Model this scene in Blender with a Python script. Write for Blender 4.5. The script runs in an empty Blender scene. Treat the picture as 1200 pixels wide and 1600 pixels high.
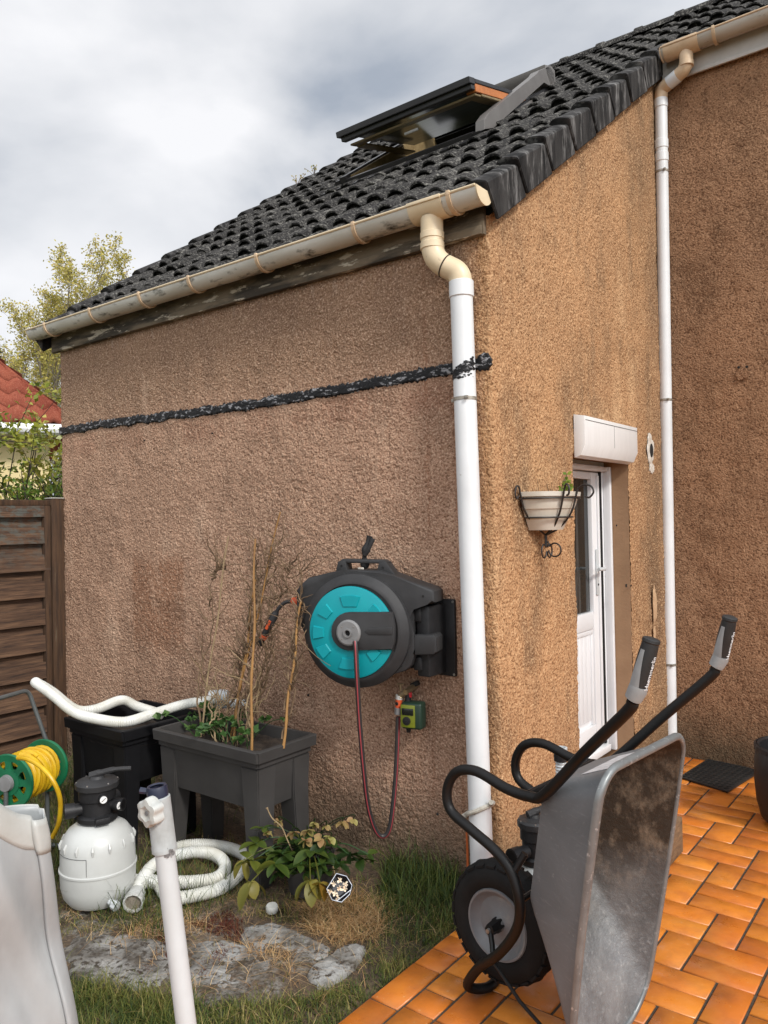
import bpy, bmesh, math, random
import numpy as np
from mathutils import Vector, Matrix, noise
rnd = random.Random(7)
S = bpy.context.scene
COL = S.collection
PI = math.pi
# ------------------------------------------------------------------ camera
CAM = Vector((1.713, -3.042, 1.630)); FPX = 1214.4
_yaw, _pit, _rol = -0.6552, 0.01323, -0.01972
cf = Vector((math.sin(_yaw)*math.cos(_pit), math.cos(_yaw)*math.cos(_pit), math.sin(_pit)))
_r0 = Vector((math.cos(_yaw), -math.sin(_yaw), 0)); _u0 = _r0.cross(cf)
cr = _r0*math.cos(_rol) + _u0*math.sin(_rol); cu = -_r0*math.sin(_rol) + _u0*math.cos(_rol)
cd = bpy.data.cameras.new('camera'); cam = bpy.data.objects.new('camera', cd); COL.objects.link(cam)
cd.sensor_fit = 'VERTICAL'; cd.sensor_height = 24; cd.lens = FPX/1600*24; cd.clip_start = .05; cd.clip_end = 600
cam.matrix_world = Matrix(((cr.x, cu.x, -cf.x, CAM.x), (cr.y, cu.y, -cf.y, CAM.y), (cr.z, cu.z, -cf.z, CAM.z), (0, 0, 0, 1)))
S.camera = cam
def ray(x, y): return cf + cr*((x-600)/FPX) - cu*((y-800)/FPX)
def ax(x, y, X): d = ray(x, y); return CAM + d*((X-CAM.x)/d.x)      # survey points of the photograph on a real plane
def ay(x, y, Y): d = ray(x, y); return CAM + d*((Y-CAM.y)/d.y)
def az(x, y, Z): d = ray(x, y); return CAM + d*((Z-CAM.z)/d.z)
def ad(x, y, D): return CAM + ray(x, y)*D
def apl(x, y, P, n): d = ray(x, y); return CAM + d*((P-CAM).dot(n)/d.dot(n))
# ------------------------------------------------------------------ light
SUN_AZ, SUN_EL = math.radians(108), math.radians(38)      # azimuth clockwise from +y
sd = Vector((math.sin(SUN_AZ)*math.cos(SUN_EL), math.cos(SUN_AZ)*math.cos(SUN_EL), math.sin(SUN_EL)))
sl = bpy.data.lights.new('sun', 'SUN'); sl.energy = 2.8; sl.angle = math.radians(9); sl.color = (1, .955, .895)
so = bpy.data.objects.new('sun', sl); COL.objects.link(so); so.rotation_euler = (-sd).to_track_quat('-Z', 'Y').to_euler()
so.location = (6, 0, 9)
W = bpy.data.worlds.new('World'); S.world = W; W.use_nodes = True
nt = W.node_tree; nt.nodes.clear()
def wn(t, **k):
    n = nt.nodes.new(t)
    for a, b in k.items(): setattr(n, a, b)
    return n
sky = wn('ShaderNodeTexSky', sky_type='NISHITA', sun_disc=False, sun_elevation=SUN_EL, sun_rotation=SUN_AZ)
b1 = wn('ShaderNodeBackground'); b1.inputs[1].default_value = .08; nt.links.new(sky.outputs[0], b1.inputs[0])
tc = wn('ShaderNodeTexCoord')
mp = wn('ShaderNodeMapping'); mp.inputs['Scale'].default_value = (1, 1, 2.0); mp.inputs['Location'].default_value = (.35, .1, .0)
nt.links.new(tc.outputs['Generated'], mp.inputs[0])
n1 = wn('ShaderNodeTexNoise'); n1.inputs['Scale'].default_value = 2.1; n1.inputs['Detail'].default_value = 7; n1.inputs['Roughness'].default_value = .47
n1.inputs['Distortion'].default_value = .25
nt.links.new(mp.outputs[0], n1.inputs['Vector'])
rp = wn('ShaderNodeValToRGB'); e = rp.color_ramp.elements
e[0].position = .36; e[0].color = (.43, .48, .56, 1); e[1].position = .60; e[1].color = (1.04, 1.04, 1.06, 1)
m_ = e.new(.48); m_.color = (.78, .80, .84, 1)
nt.links.new(n1.outputs[0], rp.inputs[0])
# cloud cover gets brighter round the hidden sun
dot = wn('ShaderNodeVectorMath', operation='DOT_PRODUCT'); nt.links.new(tc.outputs['Generated'], dot.inputs[0]); dot.inputs[1].default_value = sd
mr = wn('ShaderNodeMapRange'); nt.links.new(dot.outputs['Value'], mr.inputs[0])
mr.inputs[1].default_value = -.1; mr.inputs[2].default_value = 1; mr.inputs[3].default_value = 1.0; mr.inputs[4].default_value = 2.6
b2 = wn('ShaderNodeBackground'); nt.links.new(rp.outputs[0], b2.inputs[0]); nt.links.new(mr.outputs[0], b2.inputs[1])
mx = wn('ShaderNodeMixShader'); mx.inputs[0].default_value = .9
nt.links.new(b1.outputs[0], mx.inputs[1]); nt.links.new(b2.outputs[0], mx.inputs[2])
wo = wn('ShaderNodeOutputWorld'); nt.links.new(mx.outputs[0], wo.inputs[0])
S.view_settings.view_transform = 'Standard'; S.view_settings.look = 'None'; S.view_settings.exposure = 0; S.view_settings.gamma = 1
# ------------------------------------------------------------------ helpers
def tag(o, label=None, cat=None, group=None, kind=None):
    for k, v in (('label', label), ('category', cat), ('group', group), ('kind', kind)):
        if v: o[k] = v
    return o
def thing(name, label, cat, loc, group=None):
    o = bpy.data.objects.new(name, None); COL.objects.link(o); o.location = loc; o.empty_display_size = .1
    return tag(o, label, cat, group)
def root(o):
    v = Vector((0, 0, 0))
    while o is not None: v += o.location; o = o.parent
    return v
def obj(name, bm, m, parent=None, smooth=35, loc=None):
    """bm is in world metres; linked as ONE mesh under parent"""
    off = root(parent)
    if parent is None and loc is not None: off = Vector(loc)
    if off.length > 0: bmesh.ops.translate(bm, verts=bm.verts, vec=-off)
    if name != 'tray_inside': bmesh.ops.recalc_face_normals(bm, faces=bm.faces)
    if smooth:
        a = math.radians(smooth)
        for f in bm.faces: f.smooth = True
        for ed in bm.edges:
            if len(ed.link_faces) == 2:
                try: ed.smooth = ed.calc_face_angle() < a
                except ValueError: pass
    me = bpy.data.meshes.new(name); bm.to_mesh(me); bm.free()
    for k in (m if isinstance(m, (list, tuple)) else [m]): me.materials.append(k)
    o = bpy.data.objects.new(name, me); COL.objects.link(o)
    if parent is not None: o.parent = parent
    elif loc is not None: o.location = loc
    return o
def pydata(name, vs, fs, m, parent=None, smooth=False, attr=None):
    off = root(parent); me = bpy.data.meshes.new(name)
    vs = np.asarray(vs, dtype=np.float32) - np.array(off, dtype=np.float32)
    fs = np.asarray(fs, dtype=np.int32)
    me.vertices.add(len(vs)); me.vertices.foreach_set('co', vs.ravel())
    k = fs.shape[1]
    me.loops.add(fs.size); me.loops.foreach_set('vertex_index', fs.ravel())
    me.polygons.add(len(fs)); me.polygons.foreach_set('loop_start', np.arange(0, fs.size, k, dtype=np.int32))
    me.polygons.foreach_set('loop_total', np.full(len(fs), k, dtype=np.int32))
    if smooth: me.polygons.foreach_set('use_smooth', np.ones(len(fs), dtype=bool))
    if attr is not None:
        a = me.attributes.new('rnd', 'FLOAT', 'POINT'); a.data.foreach_set('value', np.asarray(attr, dtype=np.float32))
    me.update(calc_edges=True)
    for q in (m if isinstance(m, (list, tuple)) else [m]): me.materials.append(q)
    o = bpy.data.objects.new(name, me); COL.objects.link(o)
    if parent is not None: o.parent = parent
    return o
def box(bm, lo, hi, bev=0, rot=None, piv=None, seg=2):
    v = [bm.verts.new((x, y, z)) for x in (lo[0], hi[0]) for y in (lo[1], hi[1]) for z in (lo[2], hi[2])]
    fs = [bm.faces.new([v[i] for i in q]) for q in ((0, 1, 3, 2), (4, 6, 7, 5), (0, 4, 5, 1), (2, 3, 7, 6), (0, 2, 6, 4), (1, 5, 7, 3))]
    vs = v
    if bev:
        ed = list({e for f in fs for e in f.edges})
        r = bmesh.ops.bevel(bm, geom=ed, offset=bev, segments=seg, affect='EDGES', profile=.5)
        vs = list({w for f in r['faces'] for w in f.verts} | {w for w in v if w.is_valid})
    if rot is not None: bmesh.ops.rotate(bm, verts=vs, cent=piv or (Vector(lo)+Vector(hi))/2, matrix=rot)
    return vs
def frame_of(t):
    t = t.normalized(); a = Vector((0, 0, 1)) if abs(t.z) < .9 else Vector((1, 0, 0))
    n = t.cross(a).normalized(); return n, t.cross(n).normalized()
def rings(bm, rs, closed=False, caps=(True, True), flip=False):
    n = len(rs[0]); V = [[bm.verts.new(p) for p in r] for r in rs]
    m = len(V) if closed else len(V)-1
    for i in range(m):
        A, B = V[i], V[(i+1) % len(V)]
        for j in range(n):
            q = (A[j], A[(j+1) % n], B[(j+1) % n], B[j])
            try: bm.faces.new(q[::-1] if flip else q)
            except ValueError: pass
    if not closed:
        if caps[0]:
            try: bm.faces.new(V[0][::-1] if not flip else V[0])
            except ValueError: pass
        if caps[1]:
            try: bm.faces.new(V[-1] if not flip else V[-1][::-1])
            except ValueError: pass
    return V
def tube(bm, pts, r, seg=14, caps=(True, True), flat=None):
    pts = [Vector(p) for p in pts]
    t0 = (pts[1]-pts[0]); n, b = frame_of(t0); rs = []
    for i, p in enumerate(pts):
        t = (pts[min(i+1, len(pts)-1)]-pts[max(i-1, 0)])
        if t.length < 1e-9: t = t0
        t.normalize(); n = (n - t*n.dot(t)).normalized(); b = t.cross(n)
        rr = r[i] if isinstance(r, (list, tuple, np.ndarray)) else r
        rs.append([p + n*math.cos(2*PI*k/seg)*rr + b*math.sin(2*PI*k/seg)*rr for k in range(seg)])
    rings(bm, rs, caps=caps)
def spline(pts, n=8):
    P = [Vector(p) for p in pts]; P = [P[0]*2-P[1]] + P + [P[-1]*2-P[-2]]; out = []
    for i in range(1, len(P)-2):
        a, b, c, d = P[i-1:i+3]
        for k in range(n):
            t = k/n; out.append(.5*((2*b)+(c-a)*t+(2*a-5*b+4*c-d)*t*t+(3*b-a-3*c+d)*t**3))
    out.append(P[-2]); return out
def fillet(pts, rad=.03, n=5):
    P = [Vector(p) for p in pts]; out = [P[0]]
    for i in range(1, len(P)-1):
        a, b, c = P[i-1:i+2]; u = (a-b); v = (c-b); r = min(rad, u.length*.48, v.length*.48)
        p, q = b+u.normalized()*r, b+v.normalized()*r
        for k in range(n+1):
            t = k/n; out.append(p.lerp(b, t).lerp(b.lerp(q, t), t))
    out.append(P[-1]); return out
def resamp(pts, step):
    P = [Vector(p) for p in pts]; out = [P[0]]; acc = 0
    for a, b in zip(P, P[1:]):
        L = (b-a).length
        if L < 1e-9: continue
        s = step-acc
        while s <= L: out.append(a.lerp(b, s/L)); s += step
        acc = (acc+L) % step if step else 0
        acc = L-(s-step)
    out.append(P[-1]); return out
def corrug(bm, pts, r, amp, step, seg=14):
    p = resamp(pts, step/2); tube(bm, p, [r+(amp if i % 2 else -amp) for i in range(len(p))], seg)
def lathe(bm, prof, c, axis=(0, 0, 1), seg=32, caps=(True, True)):
    ax_ = Vector(axis).normalized(); n, b = frame_of(ax_); c = Vector(c)
    rings(bm, [[c+ax_*h+(n*math.cos(2*PI*k/seg)+b*math.sin(2*PI*k/seg))*max(r, .0004) for k in range(seg)] for r, h in prof], caps=caps)
def prism(bm, poly, vec, bev=0, taper=1.0):
    """extrude polygon (world points) along vec"""
    vec = Vector(vec); c = sum((Vector(p) for p in poly), Vector())/len(poly)
    A = [bm.verts.new(p) for p in poly]; B = [bm.verts.new(c+(Vector(p)-c)*taper+vec) for p in poly]; n = len(A); fs = []
    fs.append(bm.faces.new(A[::-1])); fs.append(bm.faces.new(B))
    for i in range(n): fs.append(bm.faces.new((A[i], A[(i+1) % n], B[(i+1) % n], B[i])))
    if bev:
        ed = [e for e in fs[1].edges]+[e for e in fs[0].edges]
        bmesh.ops.bevel(bm, geom=ed, offset=bev, segments=2, affect='EDGES', profile=.5)
def smoothpoly(p, n=4): 
    P = [Vector(q) for q in p]; P = P[-1:]+P+P[:2]; out = []
    for i in range(1, len(P)-2):
        a, b, c, d = P[i-1:i+3]
        for k in range(n):
            t = k/n; out.append(.5*((2*b)+(c-a)*t+(2*a-5*b+4*c-d)*t*t+(3*b-a-3*c+d)*t**3))
    return out
NB = bmesh.new
# ------------------------------------------------------------------ materials
def nodes(name):
    m = bpy.data.materials.new(name); m.use_nodes = True; t = m.node_tree; return m, t, t.nodes['Principled BSDF']
def N(t, kind, ins={}, **k):
    n = t.nodes.new(kind)
    for a, b in k.items(): setattr(n, a, b)
    for a, b in ins.items():
        if hasattr(b, 'is_linked'): t.links.new(b, n.inputs[a])
        else: n.inputs[a].default_value = b
    return n
def c4(c): return (c[0], c[1], c[2], 1)
def ramp(t, fac, stops):
    n = t.nodes.new('ShaderNodeValToRGB'); t.links.new(fac, n.inputs[0]); e = n.color_ramp.elements
    while len(e) < len(stops): e.new(.5)
    for q, (p, c) in zip(e, stops): q.position = p; q.color = c4(c) if hasattr(c, '__len__') else (c, c, c, 1)
    return n.outputs[0]
def mixc(t, f, a, b, mode='MIX'):
    n = N(t, 'ShaderNodeMix', data_type='RGBA', blend_type=mode)
    for i, v in ((0, f), (6, a), (7, b)):
        if hasattr(v, 'is_linked'): t.links.new(v, n.inputs[i])
        else: n.inputs[i].default_value = v if i == 0 else c4(v)
    return n.outputs[2]
def coord(t, scale=(1, 1, 1), loc=(0, 0, 0), src='Object'):
    tc = t.nodes.new('ShaderNodeTexCoord'); mp = N(t, 'ShaderNodeMapping', {'Scale': scale, 'Location': loc}); t.links.new(tc.outputs[src], mp.inputs[0]); return mp.outputs[0]
def noi(t, vec, sc, det=4, ro=.55, dist=0): return N(t, 'ShaderNodeTexNoise', {'Vector': vec, 'Scale': sc, 'Detail': det, 'Roughness': ro, 'Distortion': dist}).outputs[0]
def bump(t, h, dist, st=1.0, nrm=None):
    n = N(t, 'ShaderNodeBump', {'Height': h, 'Distance': dist, 'Strength': st})
    if nrm is not None: t.links.new(nrm, n.inputs['Normal'])
    return n.outputs[0]
def mat(name, c1, c2=None, sc=6, stops=(.35, .7), rough=.5, r2=None, metal=0, bsc=0, bd=0, det=5, spec=.5, c3=None, s3=60, t3=(.62, .7), stretch=(1, 1, 1), coat=0):
    m, t, p = nodes(name); v = coord(t, stretch)
    a = noi(t, v, sc, det, .6)
    col = ramp(t, a, [(stops[0], c1), (stops[1], c2 or c1)])
    if c3 is not None:
        b = noi(t, coord(t, stretch, (3, 1, 2)), s3, 5, .65); col = mixc(t, ramp(t, b, [(t3[0], 0), (t3[1], 1)]), col, c3)
    t.links.new(col, p.inputs['Base Color'])
    if r2 is not None: t.links.new(ramp(t, a, [(stops[0], rough), (stops[1], r2)]), p.inputs['Roughness'])
    else: p.inputs['Roughness'].default_value = rough
    p.inputs['Metallic'].default_value = metal; p.inputs['Specular IOR Level'].default_value = spec; p.inputs['Coat Weight'].default_value = coat
    if bd: t.links.new(bump(t, noi(t, v, bsc, 5, .6), bd), p.inputs['Normal'])
    return m
def rgb(r, g, b): return tuple(((c/255+.055)/1.055)**2.4 if c > 10 else c/255/12.92 for c in (r, g, b))
M = {}
M['pvc_white'] = mat('pvc_white', (.69, .71, .72), (.60, .615, .62), 3, rough=.38, c3=(.30, .27, .22), s3=26, t3=(.70, .80), bsc=4, bd=.002)
M['pvc_cream'] = mat('pvc_cream', (.70, .58, .40), (.58, .46, .29), 5, rough=.42, c3=(.22, .17, .11), s3=18, t3=(.66, .8), bsc=5, bd=.002)
M['gutter'] = mat('gutter', (.60, .59, .54), (.44, .42, .36), 3.5, rough=.45, c3=(.035, .03, .022), s3=13, t3=(.54, .70), bsc=5, bd=.002, stretch=(.6, 1.4, 1.4))
M['gutter_brown'] = mat('gutter_brown', (.44, .41, .36), (.28, .23, .17), 3, rough=.45, stretch=(.8, 2, 2), c3=(.12, .09, .06), s3=14)
M['bracket_tan'] = mat('bracket_tan', (.62, .46, .30), (.45, .32, .2), 9, rough=.5)
M['fascia_peel'] = mat('fascia_peel', (.035, .027, .018), (.15, .115, .075), 7, stops=(.42, .58), rough=.8, c3=(.42, .37, .29), s3=14, t3=(.57, .62), stretch=(.35, 1, 1.6), bsc=30, bd=.004)
M['fascia_metal'] = mat('fascia_metal', (.50, .48, .45), (.36, .34, .31), 4, rough=.5, c3=(.12, .10, .08), s3=22, t3=(.68, .74))
M['zinc_strap'] = mat('zinc_strap', (.38, .35, .30), (.22, .20, .17), 30, rough=.5, metal=.5)
M['black_plastic'] = mat('black_plastic', (.010, .010, .011), (.017, .017, .018), 14, rough=.48, spec=.35, bsc=300, bd=.0006)
M['grey_plastic'] = mat('grey_plastic', (.022, .022, .023), (.036, .036, .037), 7, rough=.5, spec=.32, bsc=400, bd=.0008, c3=(.10, .09, .08), s3=9, t3=(.68, .85))
M['dark_hole'] = mat('dark_hole', (.006, .006, .006), rough=.9)
M['teal'] = mat('teal', (.0, .24, .28), (.0, .28, .31), 5, rough=.42, spec=.4)
M['orange_plastic'] = mat('orange_plastic', (.62, .10, .03), (.45, .07, .02), 20, rough=.45)
M['hub_grey'] = mat('hub_grey', (.15, .15, .15), (.21, .21, .21), 12, rough=.4)
M['steel'] = mat('steel', (.42, .41, .39), (.30, .29, .27), 20, rough=.35, metal=.8)
M['brass'] = mat('brass', (.42, .33, .2), (.28, .22, .14), 30, rough=.4, metal=.7)
M['tube_black'] = mat('tube_black', (.005, .005, .005), (.008, .0075, .0075), 8, rough=.36, r2=.55, spec=.28, c3=(.04, .03, .025), s3=16, t3=(.70, .9), bsc=120, bd=.0006)
M['rubber'] = mat('rubber', (.0055, .0055, .0055), (.011, .0105, .010), 12, rough=.8, bsc=90, bd=.001, spec=.25)
M['rim_grey'] = mat('rim_grey', (.17, .175, .18), (.12, .12, .125), 7, rough=.5, c3=(.25, .23, .2), s3=10, t3=(.6, .8))
M['white_plastic'] = mat('white_plastic', (.53, .56, .57), (.45, .47, .47), 4, rough=.35, c3=(.30, .27, .21), s3=20, t3=(.70, .85))
M['tank_white'] = mat('tank_white', (.50, .51, .49), (.43, .435, .415), 4, rough=.36, c3=(.30, .27, .2), s3=16, t3=(.70, .9), spec=.6)
M['hose_white'] = mat('hose_white', (.64, .65, .62), (.50, .49, .42), 7, rough=.45, c3=(.30, .18, .10), s3=9, t3=(.68, .85))
M['yellow_hose'] = mat('yellow_hose', (.62, .40, .012), (.48, .27, .01), 12, rough=.38)
M['green_plastic'] = mat('green_plastic', (.008, .14, .06), (.006, .09, .04), 8, rough=.4)
M['planter_black'] = mat('planter_black', (.005, .005, .006), (.009, .009, .010), 5, rough=.6, spec=.18, bsc=300, bd=.0005)
M['planter_grey'] = mat('planter_grey', (.036, .034, .0325), (.050, .0475, .0455), 5, rough=.6, spec=.25, bsc=300, bd=.0005)
M['soil'] = mat('soil', (.018, .012, .008), (.05, .034, .022), 25, rough=.95, bsc=60, bd=.012)
M['cane'] = mat('cane', (.34, .18, .055), (.19, .095, .03), 8, rough=.5, stretch=(1, 1, .4))
M['vine_dry'] = mat('vine_dry', (.085, .052, .028), (.22, .145, .08), 20, rough=.8)
M['straw'] = mat('straw', (.30, .22, .12), (.20, .14, .075), 20, rough=.8)
M['tar'] = mat('tar', (.008, .008, .009), (.016, .016, .017), 30, rough=.42, c3=(.26, .26, .27), s3=46, t3=(.55, .61), bsc=50, bd=.003, stretch=(.6, 1, 1.6), spec=.2)
M['plaster'] = mat('plaster', (.62, .58, .52), (.42, .36, .29), 30, rough=.9, bsc=60, bd=.006)
M['door_white'] = mat('door_white', (.74, .75, .76), (.68, .69, .70), 3, rough=.28)
M['box_white'] = mat('box_white', (.76, .76, .75), (.70, .70, .69), 6, rough=.35, stretch=(1, 4, .7))
M['reveal'] = mat('reveal', (.33, .20, .11), (.27, .16, .088), 5, rough=.85, bsc=60, bd=.002)
M['iron'] = mat('iron', (.012, .012, .012), (.03, .022, .018), 30, rough=.5)
M['mat_rubber'] = mat('mat_rubber', (.010, .010, .010), (.02, .02, .019), 10, rough=.55)
M['pot_white'] = mat('pot_white', (.60, .57, .50), (.48, .44, .36), 8, rough=.5, c3=(.28, .22, .14), s3=9, t3=(.6, .8))
M['wood_frame'] = mat('wood_frame', (.17, .115, .05), (.27, .20, .10), 5, rough=.45, stretch=(1, 6, 6))
M['wood_orange'] = mat('wood_orange', (.50, .17, .045), (.38, .12, .03), 9, rough=.4, stretch=(1, 4, 4))
M['alu_grey'] = mat('alu_grey', (.115, .105, .098), (.15, .14, .13), 5, rough=.45)
M['alu_dark'] = mat('alu_dark', (.016, .015, .016), (.028, .026, .026), 5, rough=.4)
M['timer_green'] = mat('timer_green', (.009, .026, .017), (.013, .036, .022), 5, rough=.45)
M['timer_lime'] = mat('timer_lime', (.17, .20, .015), (.13, .155, .015), 15, rough=.4)
M['screen'] = mat('screen', (.01, .012, .01), rough=.15)
M['red'] = mat('red', (.5, .02, .03), rough=.4)
M['strap_black'] = mat('strap_black', (.008, .008, .009), (.02, .02, .02), 50, rough=.85, bsc=200, bd=.001)
M['navy'] = mat('navy', (.012, .016, .035), (.02, .024, .05), 9, rough=.35)
M['concrete'] = mat('concrete', (.075, .062, .048), (.27, .26, .24), 7, stops=(.40, .60), rough=.9, c3=(.045, .034, .024), s3=34, t3=(.50, .60), bsc=30, bd=.02)
M['concrete_pale'] = mat('concrete_pale', (.10, .085, .065), (.30, .295, .28), 7, stops=(.38, .58), rough=.9, c3=(.06, .045, .032), s3=30, t3=(.54, .62), bsc=30, bd=.02)
M['cap_white'] = mat('cap_white', (.50, .51, .49), (.38, .38, .35), 20, rough=.5)
M['house_yellow'] = mat('house_yellow', (.72, .60, .33), (.66, .53, .28), 2, rough=.85)
M['gauge'] = mat('gauge', (.75, .75, .73), rough=.25)
M['bark'] = mat('bark', (.14, .115, .085), (.24, .21, .165), 5, rough=.9, stretch=(1, 1, .3), bsc=20, bd=.02)
M['bark_dark'] = mat('bark_dark', (.035, .028, .02), (.07, .055, .04), 8, rough=.9)
M['door_pane'] = mat('door_pane', (.010, .012, .012), (.05, .052, .05), 9, stops=(.52, .60), rough=.06, spec=.4, stretch=(1, 3.5, .12))
M['sash_pane'] = mat('sash_pane', (.17, .195, .195), (.13, .15, .15), 3, rough=.12, spec=.6, stretch=(1, 9, 9))
M['glass_pane'] = mat('glass_pane', (.06, .08, .08), (.035, .05, .055), 2, rough=.06, spec=.7)
M['text_white'] = mat('text_white', (.75, .75, .75), rough=.5)
M['sticker'] = mat('sticker', (.60, .60, .61), (.42, .42, .43), 18, stops=(.42, .56), rough=.5, stretch=(1, 5, 1))
M['grip_grey'] = mat('grip_grey', (.28, .29, .29), (.22, .22, .22), 20, rough=.6)
M['grip_black'] = mat('grip_black', (.012, .012, .012), (.02, .02, .02), 30, rough=.55, bsc=200, bd=.0006)
M['flower_cream'] = mat('flower_cream', (.80, .72, .58), (.75, .55, .35), 40, rough=.6)
M['mirror'] = mat('mirror', (.75, .76, .78), (.4, .4, .42), 10, rough=.12, metal=.9)
M['screw_orange'] = mat('screw_orange', (.45, .10, .02), rough=.6)

def leaf_mat(name, cols, rough=.5, trans=.25):
    m, t, p = nodes(name)
    a = N(t, 'ShaderNodeAttribute', attribute_name='rnd').outputs['Fac']
    n = len(cols); col = ramp(t, a, [(i/(n-1) if n > 1 else 0, c) for i, c in enumerate(cols)])
    t.links.new(col, p.inputs['Base Color']); p.inputs['Roughness'].default_value = rough; p.inputs['Specular IOR Level'].default_value = .3
    if trans:
        tr = N(t, 'ShaderNodeBsdfTranslucent', {'Color': col}); ms = N(t, 'ShaderNodeMixShader', {0: trans}); t.links.new(p.outputs[0], ms.inputs[1]); t.links.new(tr.outputs[0], ms.inputs[2])
        t.links.new(ms.outputs[0], t.nodes['Material Output'].inputs[0])
    return m
M['leaf_spring'] = leaf_mat('leaf_spring', [(.16, .17, .04), (.40, .37, .09), (.60, .50, .15), (.30, .20, .09)], .6, .35)
M['leaf_laurel'] = leaf_mat('leaf_laurel', [(.05, .09, .02), (.15, .20, .035), (.30, .32, .05), (.42, .36, .07)], .35, .2)
M['leaf_green'] = leaf_mat('leaf_green', [(.07, .14, .02), (.16, .26, .035), (.26, .34, .06)], .5, .3)
M['needle'] = leaf_mat('needle', [(.012, .016, .010), (.03, .034, .018), (.045, .04, .022)], .8, 0)
M['leaf_hell'] = leaf_mat('leaf_hell', [(.010, .024, .005), (.032, .060, .010), (.085, .105, .016), (.19, .175, .028)], .42, .18)
M['leaf_old'] = leaf_mat('leaf_old', [(.10, .105, .018), (.19, .155, .025), (.20, .085, .012)], .45, .25)
M['petal'] = leaf_mat('petal', [(.22, .25, .06), (.36, .21, .10), (.34, .34, .10)], .5, .35)
M['leaf_herb'] = leaf_mat('leaf_herb', [(.03, .07, .02), (.06, .13, .03), (.10, .17, .05)], .5, .2)
M['grass'] = leaf_mat('grass', [(.018, .042, .009), (.062, .095, .018), (.16, .165, .033), (.34, .26, .10)], .55, .25)
M['grass_dry'] = leaf_mat('grass_dry', [(.26, .13, .045), (.50, .30, .13), (.66, .48, .26)], .7, .2)
M['moss'] = leaf_mat('moss', [(.06, .012, .008), (.11, .025, .015), (.10, .05, .02)], .8, .1)

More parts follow.
